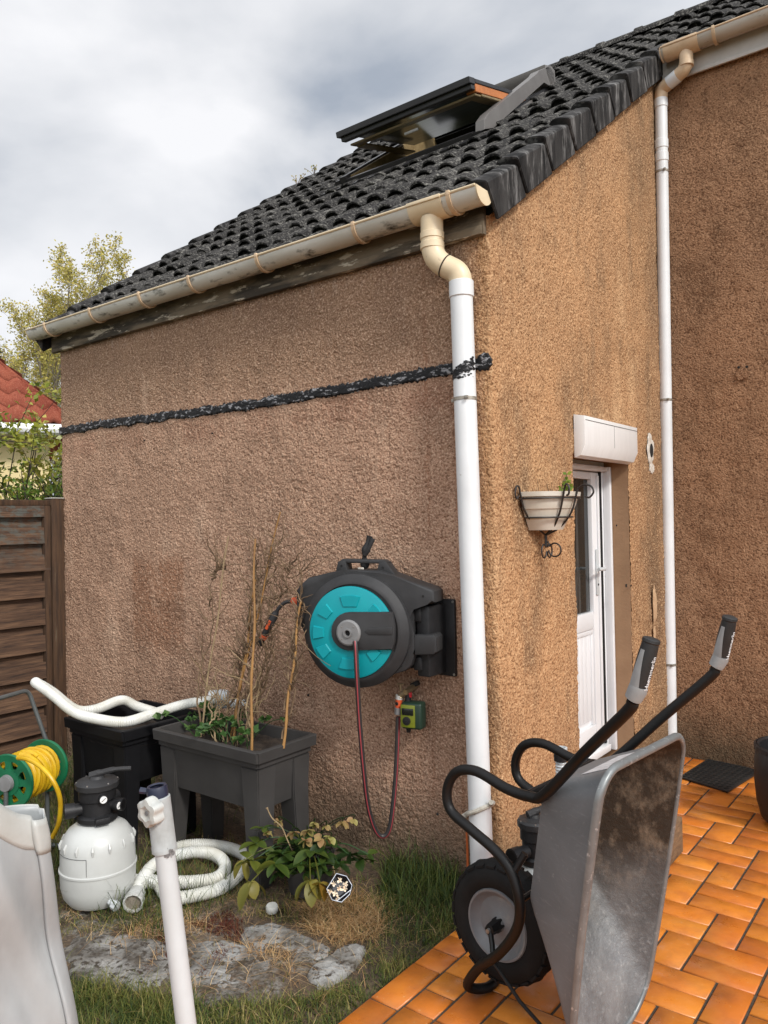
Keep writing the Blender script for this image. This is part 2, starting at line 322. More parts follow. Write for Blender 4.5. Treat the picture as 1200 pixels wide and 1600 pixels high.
def wall_mat(name, c, cd, cb, side=None):
    dk = tuple(x*.42 for x in c)
    """roughcast render: c main, cd pits, cb light grains; side = colour past the corner"""
    m, t, p = nodes(name); geo = t.nodes.new('ShaderNodeNewGeometry'); v = geo.outputs['Position']
    def coord(t, sc=(1, 1, 1), lc=(0, 0, 0)): return N(t, 'ShaderNodeMapping', {'Vector': v, 'Scale': sc, 'Location': lc}).outputs[0]
    fine = noi(t, v, 92, 2, .55); mid = noi(t, v, 34, 4, .6); big = noi(t, v, 1.3, 5, .6); pat = noi(t, coord(t, (1, 1, .45), (4, 2, 1)), 2.6, 6, .62)
    base = c
    if side is not None:
        sx = N(t, 'ShaderNodeSeparateXYZ'); t.links.new(v, sx.inputs[0])
        ad_ = N(t, 'ShaderNodeMath', {0: sx.outputs[0], 1: N(t, 'ShaderNodeMath', {0: noi(t, v, 9, 4), 1: .14}, operation='MULTIPLY').outputs[0]}, operation='ADD').outputs[0]
        fs_ = ramp(t, N(t, 'ShaderNodeMapRange', {0: ad_, 1: -.10, 2: .04, 3: 0, 4: 1}).outputs[0], [(.2, 0), (.9, 1)])
        base = mixc(t, fs_, c, side); cd = mixc(t, fs_, cd, (.15, .07, .028)); cb = mixc(t, fs_, cb, (.66, .43, .24)); dk = mixc(t, fs_, tuple(x*.5 for x in c), (.13, .088, .055)); inv = N(t, 'ShaderNodeMath', {0: 1.0, 1: fs_}, operation='SUBTRACT').outputs[0]
        # rusty rectangle and reddish wash on the long wall
        def band(s, lo, hi, soft):
            a = N(t, 'ShaderNodeMapRange', {0: s, 1: lo, 2: lo+soft, 3: 0, 4: 1}).outputs[0]; b = N(t, 'ShaderNodeMapRange', {0: s, 1: hi-soft, 2: hi, 3: 1, 4: 0}).outputs[0]
            return N(t, 'ShaderNodeMath', {0: a, 1: b}, operation='MULTIPLY').outputs[0]
        wob = N(t, 'ShaderNodeMath', {0: sx.outputs[0], 1: N(t, 'ShaderNodeMath', {0: noi(t, v, 14, 4), 1: .06}, operation='MULTIPLY').outputs[0]}, operation='ADD').outputs[0]
        wz = N(t, 'ShaderNodeMath', {0: sx.outputs[2], 1: N(t, 'ShaderNodeMath', {0: noi(t, v, 6, 5), 1: .12}, operation='MULTIPLY').outputs[0]}, operation='ADD').outputs[0]
        rect = N(t, 'ShaderNodeMath', {0: band(wob, -2.70, -2.15, .03), 1: band(wz, .85, 1.56, .12)}, operation='MULTIPLY').outputs[0]
        base = mixc(t, N(t, 'ShaderNodeMath', {0: rect, 1: .7}, operation='MULTIPLY').outputs[0], base, (.25, .115, .06))
        red = N(t, 'ShaderNodeMath', {0: band(wz, 2.18, 2.36, .05), 1: ramp(t, pat, [(.38, 0), (.60, .38)])}, operation='MULTIPLY').outputs[0]
        red = N(t, 'ShaderNodeMath', {0: red, 1: inv}, operation='MULTIPLY').outputs[0]
        base = mixc(t, red, base, (.22, .070, .040))
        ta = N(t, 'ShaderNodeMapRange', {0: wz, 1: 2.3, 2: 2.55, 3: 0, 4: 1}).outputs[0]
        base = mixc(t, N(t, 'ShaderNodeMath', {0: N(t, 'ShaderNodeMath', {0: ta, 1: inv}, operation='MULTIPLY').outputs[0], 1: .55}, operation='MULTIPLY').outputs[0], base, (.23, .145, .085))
        for (xa_, xb_, am) in ((-.345, -.315, .35), (-.185, -.160, .5), (.028, .05, .0)):
            if am: base = mixc(t, N(t, 'ShaderNodeMath', {0: N(t, 'ShaderNodeMath', {0: band(wob, xa_, xb_, .01), 1: ramp(t, noi(t, coord(t, (1, 1, .4), (2, 0, 5)), 4, 5), [(.45, 0), (.55, 1)])}, operation='MULTIPLY').outputs[0], 1: am}, operation='MULTIPLY').outputs[0], base, (.22, .075, .03))
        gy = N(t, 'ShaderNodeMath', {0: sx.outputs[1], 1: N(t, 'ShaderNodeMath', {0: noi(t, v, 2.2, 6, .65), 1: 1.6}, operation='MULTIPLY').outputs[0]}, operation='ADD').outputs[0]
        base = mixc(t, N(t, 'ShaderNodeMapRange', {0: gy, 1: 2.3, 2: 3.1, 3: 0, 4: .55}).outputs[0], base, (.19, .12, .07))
        # pale washed-out streaks under the fascia
        st = N(t, 'ShaderNodeMath', {0: band(wz, 2.86, 3.2, .1), 1: ramp(t, noi(t, coord(t, (1, 1, .25)), 18, 4), [(.56, 0), (.66, .55)])}, operation='MULTIPLY').outputs[0]
        base = mixc(t, N(t, 'ShaderNodeMath', {0: st, 1: inv}, operation='MULTIPLY').outputs[0], base, (.45, .37, .30))
    low = N(t, 'ShaderNodeSeparateXYZ'); t.links.new(v, low.inputs[0])
    dirt = N(t, 'ShaderNodeMapRange', {0: N(t, 'ShaderNodeMath', {0: low.outputs[2], 1: N(t, 'ShaderNodeMath', {0: mid, 1: .35}, operation='MULTIPLY').outputs[0]}, operation='SUBTRACT').outputs[0], 1: -.12, 2: .22, 3: .7, 4: 0}).outputs[0]
    col = mixc(t, ramp(t, big, [(.38, 0), (.62, .55)]), base, mixc(t, .45, base, (.12, .075, .05)))
    col = mixc(t, ramp(t, pat, [(.50, 0), (.68, .62)]), col, dk)
    col = mixc(t, ramp(t, noi(t, coord(t, (1, 1, .35), (7, 1, 3)), 5.5, 6, .65), [(.54, 0), (.68, .5)]), col, dk)
    col = mixc(t, ramp(t, pat, [(.30, .5), (.42, 0)]), col, cb)
    g = N(t, 'ShaderNodeMath', {0: N(t, 'ShaderNodeMath', {0: fine, 1: .74}, operation='MULTIPLY').outputs[0], 1: N(t, 'ShaderNodeMath', {0: mid, 1: .26}, operation='MULTIPLY').outputs[0]}, operation='ADD').outputs[0]
    col = mixc(t, ramp(t, g, [(.38, .85), (.47, 0)]), col, cd)  # pits darkened in the colour: grit dirt plus painted-in relief shade
    col = mixc(t, ramp(t, g, [(.53, 0), (.64, .7)]), col, cb)
    col = mixc(t, dirt, col, (.05, .045, .028))
    t.links.new(col, p.inputs['Base Color']); p.inputs['Roughness'].default_value = .92; p.inputs['Specular IOR Level'].default_value = .2
    t.links.new(bump(t, fine, .012, 1.0), p.inputs['Normal'])
    return m
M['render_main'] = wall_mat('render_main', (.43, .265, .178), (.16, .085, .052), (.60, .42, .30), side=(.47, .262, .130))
M['render_side'] = wall_mat('render_side', (.42, .235, .105), (.15, .07, .028), (.60, .38, .19))
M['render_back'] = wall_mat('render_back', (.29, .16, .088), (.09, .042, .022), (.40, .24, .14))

def roof_mat(name, c1, c2, lich, amt=(.60, .66)):
    m, t, p = nodes(name); v = coord(t)
    a = noi(t, v, 2.2, 5, .6); f = noi(t, v, 70, 4, .7); g = noi(t, coord(t, (1, 1, 1), (5, 5, 5)), 22, 5, .7)
    col = ramp(t, a, [(.35, c1), (.68, c2)])
    col = mixc(t, ramp(t, f, [(.35, .7), (.5, 0)]), col, tuple(x*.4 for x in c1))
    col = mixc(t, ramp(t, f, [(.53, 0), (.66, .75)]), col, lich)
    col = mixc(t, ramp(t, g, [(amt[0], 0), (amt[1], .75)]), col, lich)
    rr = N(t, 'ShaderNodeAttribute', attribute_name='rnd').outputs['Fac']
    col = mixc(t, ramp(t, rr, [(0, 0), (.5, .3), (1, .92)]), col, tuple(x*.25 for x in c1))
    t.links.new(col, p.inputs['Base Color']); p.inputs['Roughness'].default_value = .92; p.inputs['Specular IOR Level'].default_value = .12
    t.links.new(bump(t, f, .006, .9), p.inputs['Normal']); return m
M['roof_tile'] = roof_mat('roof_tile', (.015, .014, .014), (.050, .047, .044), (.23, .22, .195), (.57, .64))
M['verge_tile'] = mat('verge_tile', (.012, .0115, .0115), (.055, .052, .050), 7, rough=.9, spec=.12, stretch=(1, 2.4, .5), c3=(.17, .165, .16), s3=10, t3=(.52, .70), bsc=60, bd=.004)
M['roof_red'] = roof_mat('roof_red', (.20, .045, .028), (.32, .095, .055), (.36, .17, .11), (.7, .8))

def tile_mat():
    m, t, p = nodes('terracotta_tile'); v = coord(t)
    rr = N(t, 'ShaderNodeAttribute', attribute_name='rnd').outputs['Fac']
    a = noi(t, v, 7, 4, .55); f = noi(t, v, 160, 3, .6)
    col = ramp(t, rr, [(0, (.47, .125, .017)), (.5, (.56, .170, .020)), (1, (.62, .210, .025))])
    col = mixc(t, ramp(t, a, [(.48, 0), (.72, .55)]), col, (.27, .066, .018))
    col = mixc(t, ramp(t, noi(t, coord(t, (1, 1, 1), (2, 7, 0)), 4, 5, .6), [(.5, 0), (.75, .4)]), col, (.62, .27, .05))
    col = mixc(t, ramp(t, f, [(.66, 0), (.76, .6)]), col, (.12, .06, .03))
    col = mixc(t, ramp(t, noi(t, coord(t, (1, 1, 1), (5, 3, 0)), 3.2, 7, .68), [(.50, 0), (.72, .5)]), col, (.20, .085, .03))
    col = mixc(t, ramp(t, noi(t, coord(t, (1, 1, 1), (1, 3, 6)), 55, 3, .6), [(.66, 0), (.72, .55)]), col, (.60, .36, .17))
    t.links.new(col, p.inputs['Base Color'])
    t.links.new(ramp(t, noi(t, v, 11, 5, .6), [(.35, .26), (.7, .6)]), p.inputs['Roughness'])
    p.inputs['Specular IOR Level'].default_value = .5
    t.links.new(bump(t, noi(t, v, 18, 4, .5), .0022), p.inputs['Normal']); return m
M['tile'] = tile_mat()
M['joint'] = mat('joint', (.035, .028, .02), (.075, .062, .045), 30, rough=.95, bsc=120, bd=.003)

def fence_mat():
    m, t, p = nodes('fence_wood'); v = coord(t, (8, 1.1, 14))
    a = noi(t, v, 3, 6, .65, .4); f = noi(t, coord(t, (60, 3, 90)), 1.5, 4, .6)
    col = ramp(t, a, [(.3, (.026, .013, .008)), (.5, (.088, .046, .025)), (.72, (.165, .092, .050))])
    sx = N(t, 'ShaderNodeSeparateXYZ'); t.links.new(coord(t), sx.inputs[0])
    hi = N(t, 'ShaderNodeMapRange', {0: sx.outputs[2], 1: 1.30, 2: 1.70, 3: 0, 4: 1}).outputs[0]
    bl = N(t, 'ShaderNodeMath', {0: hi, 1: ramp(t, noi(t, coord(t, (1, 5, 9)), 2.5, 6, .7), [(.45, 0), (.56, .8)])}, operation='MULTIPLY').outputs[0]
    col = mixc(t, bl, col, (.085, .10, .09))
    col = mixc(t, ramp(t, f, [(.3, .6), (.48, 0)]), col, (.018, .010, .006))
    t.links.new(col, p.inputs['Base Color']); p.inputs['Roughness'].default_value = .8
    t.links.new(bump(t, f, .004), p.inputs['Normal']); return m
M['fence'] = fence_mat()
M['fence_post'] = mat('fence_post', (.030, .014, .006), (.085, .042, .018), 4, rough=.8, stretch=(14, 14, 1), c3=(.15, .12, .08), s3=3, t3=(.6, .75), bsc=20, bd=.004)

def tray_mat(name, inside):
    m, t, p = nodes(name); v = coord(t)
    a = noi(t, v, 5, 6, .6, .3); s = noi(t, coord(t, (1, .35, 6), (0, 0, 0)), 22, 5, .65); f = noi(t, v, 50, 7, .75)
    col = ramp(t, a, [(.3, (.125, .132, .138) if not inside else (.095, .10, .10)), (.7, (.165, .172, .178) if not inside else (.18, .185, .19))])
    if inside:
        sx = N(t, 'ShaderNodeSeparateXYZ'); t.links.new(v, sx.inputs[0])
        h = N(t, 'ShaderNodeMath', {0: sx.outputs[2], 1: N(t, 'ShaderNodeMath', {0: noi(t, v, 3, 5), 1: .45}, operation='MULTIPLY').outputs[0]}, operation='ADD').outputs[0]
        up = N(t, 'ShaderNodeMapRange', {0: h, 1: .45, 2: .78, 3: 0, 4: 1}).outputs[0]
        col = mixc(t, ramp(t, noi(t, v, 9, 6, .7), [(.42, 0), (.66, .6)]), col, (.26, .265, .26)); col = mixc(t, ramp(t, f, [(.55, 0), (.68, .5)]), col, (.38, .38, .37))
        col = mixc(t, up, col, mixc(t, ramp(t, noi(t, coord(t, (1, 1, .6), (4, 0, 0)), 16, 7, .7), [(.48, 0), (.68, 1)]), (.040, .030, .021), (.20, .155, .11)))
        t.links.new(ramp(t, f, [(.35, .32), (.65, .6)]), p.inputs['Roughness'])
        p.inputs['Metallic'].default_value = .35
        t.links.new(bump(t, f, .004, .8), p.inputs['Normal'])
    else:
        col = mixc(t, ramp(t, s, [(.56, 0), (.76, .35)]), col, (.30, .305, .31))
        col = mixc(t, ramp(t, f, [(.62, 0), (.74, .7)]), col, (.40, .39, .37))
        t.links.new(ramp(t, a, [(.3, .5), (.7, .68)]), p.inputs['Roughness'])
        p.inputs['Metallic'].default_value = .15
        t.links.new(bump(t, a, .012, .35), p.inputs['Normal'])
    t.links.new(col, p.inputs['Base Color']); return m
M['tray_out'] = tray_mat('tray_out', False); M['tray_in'] = tray_mat('tray_in', True)
M['tray_rim'] = mat('tray_rim', (.22, .235, .235), (.15, .158, .16), 16, rough=.42, metal=.45, c3=(.55, .55, .54), s3=40, t3=(.6, .75))

def ground_mat():
    m, t, p = nodes('ground_soil'); v = coord(t)
    a = noi(t, v, 3.2, 6, .62); f = noi(t, v, 60, 5, .7); g = noi(t, coord(t, (1, 1, 1), (9, 3, 0)), 9, 5, .65)
    col = ramp(t, a, [(.32, (.040, .027, .017)), (.52, (.105, .070, .043)), (.7, (.20, .145, .095))])
    col = mixc(t, ramp(t, g, [(.52, 0), (.66, .5)]), col, (.075, .068, .028)); col = mixc(t, ramp(t, noi(t, coord(t, (1, 4, 1), (1, 8, 0)), 26, 4, .7), [(.56, 0), (.66, .6)]), col, (.26, .17, .09))
    col = mixc(t, ramp(t, f, [(.35, .8), (.5, 0)]), col, (.018, .013, .009))
    sx = N(t, 'ShaderNodeSeparateXYZ'); t.links.new(v, sx.inputs[0]); w2_ = noi(t, coord(t, (1, 1, 1), (4, 4, 0)), 5, 6, .65)
    def bnd(o_, lo, hi):
        q = N(t, 'ShaderNodeMath', {0: o_, 1: N(t, 'ShaderNodeMath', {0: w2_, 1: .30}, operation='MULTIPLY').outputs[0]}, operation='ADD').outputs[0]
        return N(t, 'ShaderNodeMath', {0: N(t, 'ShaderNodeMapRange', {0: q, 1: lo, 2: lo+.05, 3: 0, 4: 1}).outputs[0], 1: N(t, 'ShaderNodeMapRange', {0: q, 1: hi-.05, 2: hi, 3: 1, 4: 0}).outputs[0]}, operation='MULTIPLY').outputs[0]
    mk = N(t, 'ShaderNodeMath', {0: bnd(sx.outputs[0], -1.35, -.10), 1: bnd(sx.outputs[1], -1.22, -.68)}, operation='MULTIPLY').outputs[0]
    mk = N(t, 'ShaderNodeMath', {0: mk, 1: ramp(t, noi(t, coord(t, (1, 1, 1), (2, 6, 0)), 13, 6, .7), [(.44, 0), (.56, .85)])}, operation='MULTIPLY').outputs[0]
    col = mixc(t, mk, col, mixc(t, ramp(t, f, [(.4, 0), (.6, 1)]), (.07, .06, .045), (.25, .235, .21)))
    t.links.new(col, p.inputs['Base Color']); p.inputs['Roughness'].default_value = .95
    t.links.new(bump(t, f, .012), p.inputs['Normal']); return m
M['ground'] = ground_mat()
def liner_mat():
    m, t, p = nodes('pool_liner'); v = coord(t)
    a = noi(t, coord(t, (1, 1, .5)), 6, 5, .6)
    t.links.new(ramp(t, a, [(.3, (.26, .275, .28)), (.7, (.35, .365, .365))]), p.inputs['Base Color']); p.inputs['Roughness'].default_value = .42
    t.links.new(bump(t, noi(t, coord(t, (1, 1, .6)), 9, 3, .5), .006), p.inputs['Normal']); return m
M['liner'] = liner_mat(); M['liner_hem'] = mat('liner_hem', (.42, .43, .41), (.36, .36, .33), 12, rough=.45, bsc=20, bd=.002)
def hosered_mat():
    m, t, p = nodes('striped_hose'); uv = N(t, 'ShaderNodeAttribute', attribute_name='rnd').outputs['Fac']
    col = ramp(t, uv, [(.0, (.03, .028, .028)), (.50, (.025, .020, .020)), (.64, (.14, .03, .03)), (.75, (.42, .06, .08))]); t.links.new(col, p.inputs['Base Color']); p.inputs['Roughness'].default_value = .4; return m
M['hose_red'] = hosered_mat()

# ================================================================== SETTING
# ground sheet
def grid(x0, x1, y0, y1, nx, ny, zf):
    X = np.linspace(x0, x1, nx+1); Y = np.linspace(y0, y1, ny+1)
    vs = [(x, y, zf(x, y)) for y in Y for x in X]
    fs = [(j*(nx+1)+i, j*(nx+1)+i+1, (j+1)*(nx+1)+i+1, (j+1)*(nx+1)+i) for j in range(ny) for i in range(nx)]
    return vs, fs
def gz(x, y):
    return -.012 + .022*noise.noise(Vector((x*1.6, y*1.6, 0))) + .009*noise.noise(Vector((x*7, y*7, 3)))
def gzz(x, y): 
    k = min(1, max(0, -x/.12)); return -.03+(gz(x, y)+.03)*k if x < 0 else -.03
vs, fs = grid(-7, .3, -5, 0.6, 150, 110, gzz)
o = pydata('ground', vs, fs, M['ground'], smooth=True); tag(o, kind='structure')
vs, fs = grid(-300, 300, -300, 300, 2, 2, lambda x, y: -.09)
o = pydata('terrain', vs, fs, mat('terrain_far', (.05, .065, .02), (.09, .09, .035), .2, rough=.95)); tag(o, kind='structure')
# patio: every tile a small bevelled slab on a mortar bed
DY = 2.384
bm = NB(); box(bm, (.004, -5, -.09), (5, DY+.02, -.006)); 
o = obj('patio_bed', bm, M['joint']); tag(o, kind='structure')
V = []; F = []; A = []
def tile(x0, y0, x1, y1):
    if x1-x0 < .02 or y1-y0 < .02: return
    gx = .0048; g = .0034; x0 += gx; y0 += g; x1 -= gx; y1 -= g; b = .0035; zt = rnd.uniform(-.0008, .0008); r = rnd.random()
    tx, ty = rnd.uniform(-.004, .004), rnd.uniform(-.004, .004); cx, cy = (x0+x1)/2, (y0+y1)/2
    n = len(V)
    for (a, z) in ((0, -.02), (0, -b*1.2), (b, 0)):
        for px, py in ((x0+a, y0+a), (x1-a, y0+a), (x1-a, y1-a), (x0+a, y1-a)):
            V.append((px, py, z+zt+(px-cx)*tx+(py-cy)*ty)); A.append(r)
    for k in (0, 4):
        for i in range(4): F.append((n+k+i, n+k+(i+1) % 4, n+k+4+(i+1) % 4, n+k+4+i))
    F.append((n+8, n+9, n+10, n+11))
w = .125; X0, Y0 = .691, .323
def put(u0, v0, u1, v1):
    x0, x1 = X0+u0*w, X0+u1*w; y1, y0 = Y0-v0*w, Y0-v1*w
    f = lambda x: x-.0625 if x < .42 else (x-.0625*(1-(x-.42)/.2) if x < .62 else x)
    x0, x1 = max(f(x0), .1285), f(x1); y1 = min(y1, DY-.004)
    if x1 <= .1285 or y1 <= y0 or x0 > 3.2: return
    if y0 < -4.3: return
    tile(x0, y0, x1, y1)
for rw in range(-18, 30):
    v0 = rw*2; sh = -rw
    # row 0 (v 0..2) has its upright tile at u in [1,2]
    for k in range(-14, 12):
        u = k*3+1+(sh % 3)-3
        put(u, v0, u+1, v0+2)
        put(u+1, v0, u+3, v0+1); put(u+1, v0+1, u+3, v0+2)
ys = [-.415, -.459, -.573, -.697, -.956, -1.215, -1.475, -1.735, -1.99, -2.25]
for a, b in zip(ys, ys[1:]): tile(.004, b, .128, a)
for k in range(12): tile(.004, -.415+k*.255, .128, min(DY, -.415+(k+1)*.255))
for k in range(8): tile(.004, -2.25-(k+1)*.255, .128, -2.25-k*.255)
o = pydata('patio_tiles', V, F, M['tile'], attr=A); tag(o, kind='structure')

# ================================================================== HOUSE
house = thing('rendered_house', 'brown roughcast house with dark tiled roof, open roof window and white downpipes', 'house', (-1.7, 1.2, 0))
SL = .717
XL = -3.57; DYo0, DYo1 = .842, 1.655; DTOP = 1.995
def roofz(y): return 2.99+SL*y
# main wall: plan path (x, y), normal handled by displacement modifier
def wall_mesh(name, path, zb, ztops, m, step=.0075, disp=.015, seed=0):
    n = len(path); nz = int((max(ztops)-zb)/step)
    T = np.linspace(0, 1, nz+1)
    P = np.array(path); Z = np.array(ztops)
    vs = np.zeros((nz+1, n, 3)); vs[:, :, 0] = P[:, 0]; vs[:, :, 1] = P[:, 1]; vs[:, :, 2] = zb+T[:, None]*(Z-zb)[None, :]
    idx = np.arange((nz+1)*n).reshape(nz+1, n)
    fs = np.stack([idx[:-1, :-1], idx[:-1, 1:], idx[1:, 1:], idx[1:, :-1]], -1).reshape(-1, 4)
    o = pydata(name, vs.reshape(-1, 3), fs, m, house, smooth=True)
    for sc, st in ((.0140, disp), (.13, .012)):
        tx = bpy.data.textures.new(name, 'CLOUDS'); tx.noise_scale = sc; tx.noise_depth = 1; tx.noise_basis = 'ORIGINAL_PERLIN' if sc < .1 else 'BLENDER_ORIGINAL'
        md = o.modifiers.new('rough', 'DISPLACE'); md.texture = tx; md.texture_coords = 'LOCAL'; md.strength = st; md.mid_level = .5
    return o
def seg(a, b, step):
    L = math.dist(a, b); n = max(1, int(L/step)); return [(a[0]+(b[0]-a[0])*i/n, a[1]+(b[1]-a[1])*i/n) for i in range(n)]
st = .0075
R_ = .014
path = seg((XL, .35), (XL, .02), .02) + [(XL+.006, .006)] + seg((XL+.02, 0), (-R_, 0), st) + [(-R_*.3, R_*.3-.0)] + seg((0, R_), (0, DYo0), st) + [(0, DYo0)]
zt = [3.0 if p[0] < -.005 else roofz(p[1]) for p in path]
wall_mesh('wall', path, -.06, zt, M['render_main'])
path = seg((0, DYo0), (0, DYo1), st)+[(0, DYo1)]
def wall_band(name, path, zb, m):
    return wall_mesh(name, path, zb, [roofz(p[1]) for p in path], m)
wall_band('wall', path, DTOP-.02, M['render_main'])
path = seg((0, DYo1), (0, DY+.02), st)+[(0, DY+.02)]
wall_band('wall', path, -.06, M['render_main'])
path = seg((0, DY), (1.6, DY), .009)+seg((1.6, DY), (4.5, DY), .03)+[(4.5, DY)]
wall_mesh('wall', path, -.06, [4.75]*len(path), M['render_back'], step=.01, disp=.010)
# reveal of the door opening
bm = NB()
box(bm, (-.24, DYo1-.002, -.05), (-.004, DYo1+.05, DTOP)); box(bm, (-.24, DYo0-.05, -.05), (-.004, DYo0+.002, DTOP)); box(bm, (-.24, DYo0-.05, DTOP-.02), (-.004, DYo1+.05, DTOP+.04))
obj('door_reveal', bm, M['reveal'], house)
# tar strip
def strip(name, pts, w0, m, parent, yf, th=.012):
    pts = [Vector(p) for p in pts]; n = len(pts); V = []; F = []
    return V, F
V = []; F = []; nseg = 900; na = 11
for i in range(nseg+1):
    x = XL-.004+(.008-XL)*i/nseg
    zc = 2.322 + .012*math.sin(x*1.7+1) + .006*noise.noise(Vector((x*5, 0, 0)))
    if x > -.07: zc += .0
    h1 = .032+.016*noise.noise(Vector((x*9, 4, 0)))+.012*noise.noise(Vector((x*45, 4, 0)))+.014*noise.noise(Vector((x*110, 4, 0))); h0 = .026+.012*noise.noise(Vector((x*9, 9, 0)))+.009*noise.noise(Vector((x*60, 9, 0)))
    if x > -.07: h1 += .018; h0 += .008
    if x > -.02: q = max(.05, 1-(x+.02)/.028); h1 *= q; h0 *= q
    for k in range(na):
        s = k/(na-1); z = zc-h0+(h0+h1)*s; y = -.0085-.001*math.sin(PI*s)**.5-.0018*noise.noise(Vector((x*60, z*60, 2)))-.0012*noise.noise(Vector((x*150, z*150, 2)))
        V.append((x, y if 0 < k < na-1 else .002, z))
for i in range(nseg):
    for k in range(na-1): a = i*na+k; F.append((a, a+na, a+na+1, a+1))
pydata('tar_strip', V, F, M['tar'], house, smooth=True)
# patches and holes
def blob(name, c, ry, rz, m, axis, th=.006, n=40, seed=0, hollow=None):
    bm = NB(); ring = []; c = Vector(c)
    for k in range(n):
        a = 2*PI*k/n; q = 1+.35*noise.noise(Vector((math.cos(a)*1.5, math.sin(a)*1.5, seed)))+.25*noise.noise(Vector((math.cos(a)*5, math.sin(a)*5, seed)))
        d = Vector((0, math.cos(a)*ry*q, math.sin(a)*rz*q)) if axis == 'x' else Vector((math.cos(a)*ry*q, 0, math.sin(a)*rz*q))
        ring.append(d)
    nrm = Vector((1, 0, 0)) if axis == 'x' else Vector((0, -1, 0))
    rs = [[c+d*s+nrm*h for d in ring] for s, h in ((1, 0), (.93, th), (.5, th*1.2), (.05, th*1.2))]
    rings(bm, rs, caps=(False, True)); bmesh.ops.recalc_face_normals(bm, faces=bm.faces)
    return obj(name, bm, m, house)
blob('plaster_patch', (.004, 2.055, 2.07), .060, .095, M['plaster'], 'x', .006, seed=2)
blob('plaster_patch', (.004, 2.07, 1.95), .045, .035, M['plaster'], 'x', .005, seed=5)
bm = NB(); n = 24; rs = []
for s, h in ((1, .012), (.98, .014), (.8, .0135), (.1, .0135)): rs.append([Vector((h, 2.055+.030*s*math.cos(2*PI*k/n), 2.065+.045*s*math.sin(2*PI*k/n))) for k in range(n)])
rings(bm, rs); obj('vent_hole', bm, M['dark_hole'], house)
blob('plaster_patch', (.012, 2.04, 1.05), .032, .12, mat('patch_tan', (.50, .34, .20), (.40, .25, .14), 30, rough=.9), 'x', .005, seed=9)
blob('plaster_patch', (.010, 2.03, .86), .018, .06, bpy.data.materials['patch_tan'], 'x', .004, seed=12)
for (x, y) in ((978, 915), (986, 915), (963, 821)):
    p = ax(x, y, .006); bm = NB(); lathe(bm, [(.011 if x == 978 else .006, 0), (.010 if x == 978 else .005, .004), (.001, .0045)], p, (1, 0, 0), 12); obj('drill_hole', bm, M['dark_hole'], house)
for (x, y) in ((332, 677), (226, 688), (482, 1086), (684, 1272)):
    p = ay(x, y, -.006); bm = NB(); lathe(bm, [(.006, 0), (.006, .004), (.001, .006)], p, (0, -1, 0), 10); obj('wall_plug', bm, M['dark_hole'] if x != 684 else M['grey_plastic'], house)
p = ay(1160, 585, DY-.006); blob('plaster_patch', p, .045, .04, M['render_back'], 'y', .005, seed=4)
for (x, y) in ((1154, 574), (1167, 573)):
    p = ay(x, y, DY-.016); bm = NB(); lathe(bm, [(.009, 0), (.008, .003), (.001, .0035)], p, (0, -1, 0), 12); obj('drill_hole', bm, M['dark_hole'], house)
# ---- roof tiles
PIT = .155
def rollz(x):
    u = (x/PIT) % 1.0; d = abs(u-.5)*PIT      # roll centred at .5
    rw = .055
    z = math.sqrt(max(0, rw*rw-d*d))*.80 if d < rw else 0
    return max(z, .004+.004*math.cos((u)*2*PI))
def course(parent, x0, x1, yf, length, m, name='roof', z_base=3.088, V=None, F=None, A=None):
    n = int((x1-x0)/PIT*16); th = .013; n0 = len(V)
    dn = Vector((0, -SL, 1)).normalized(); up = Vector((0, 1, SL)).normalized(); L = length*math.sqrt(1+SL*SL); ci = round(yf/.285)
    spec_ = [(.022, 'b'), (.020, 'u'), (.0, 'u'), (0, 't'), (.004, 't'), (.2, 't'), (.5, 't'), (.8, 't'), (1, 't')]
    for (q, kind) in spec_:
        for i in range(n+1):
            x = x0+(x1-x0)*i/n; ti = math.floor(x/(2*PIT)); jr = noise.cell(Vector((ti*1.37+.5, ci*2.11+.5, .5))); j = jr-.5
            s = q if kind == 't' else 0; back = q if kind != 't' else 0
            rz = rollz(x); h = rz+.032*(1-s)+.003+j*.009
            if kind == 'u': h -= th
            if kind == 'b': h = -.004
            if kind == 't' and q == 0: h -= .003
            p = Vector((x, yf, z_base+SL*yf))+dn*(h+.0022*noise.noise(Vector((x*18, yf*18+s*4, 0))))+up*(s*L+back+(0 if s > .6 else j*.018+.004*noise.noise(Vector((x*30, yf*7, 0)))))
            V.append(tuple(p)); A.append(.8 if kind != 't' else jr*.45)  # fronts and undersides darker: shade of the hollow roll ends put into the colour
    w_ = n+1
    for r in range(len(spec_)-1):
        for i in range(n): a = n0+r*w_+i; F.append((a, a+1, a+w_+1, a+w_))
V = []; F = []; A = []
XR = .035; YR = 4.2
k = 0
course(house, XR-.012, 4.4, 2.318, .24, None, V=V, F=F, A=A)
while -.10+.29*k < YR:
    yf = -.10+.29*k
    x1 = XR-.012 if yf < 2.4 else 4.4
    course(house, -3.66, x1, yf, .335, None, V=V, F=F, A=A); k += 1
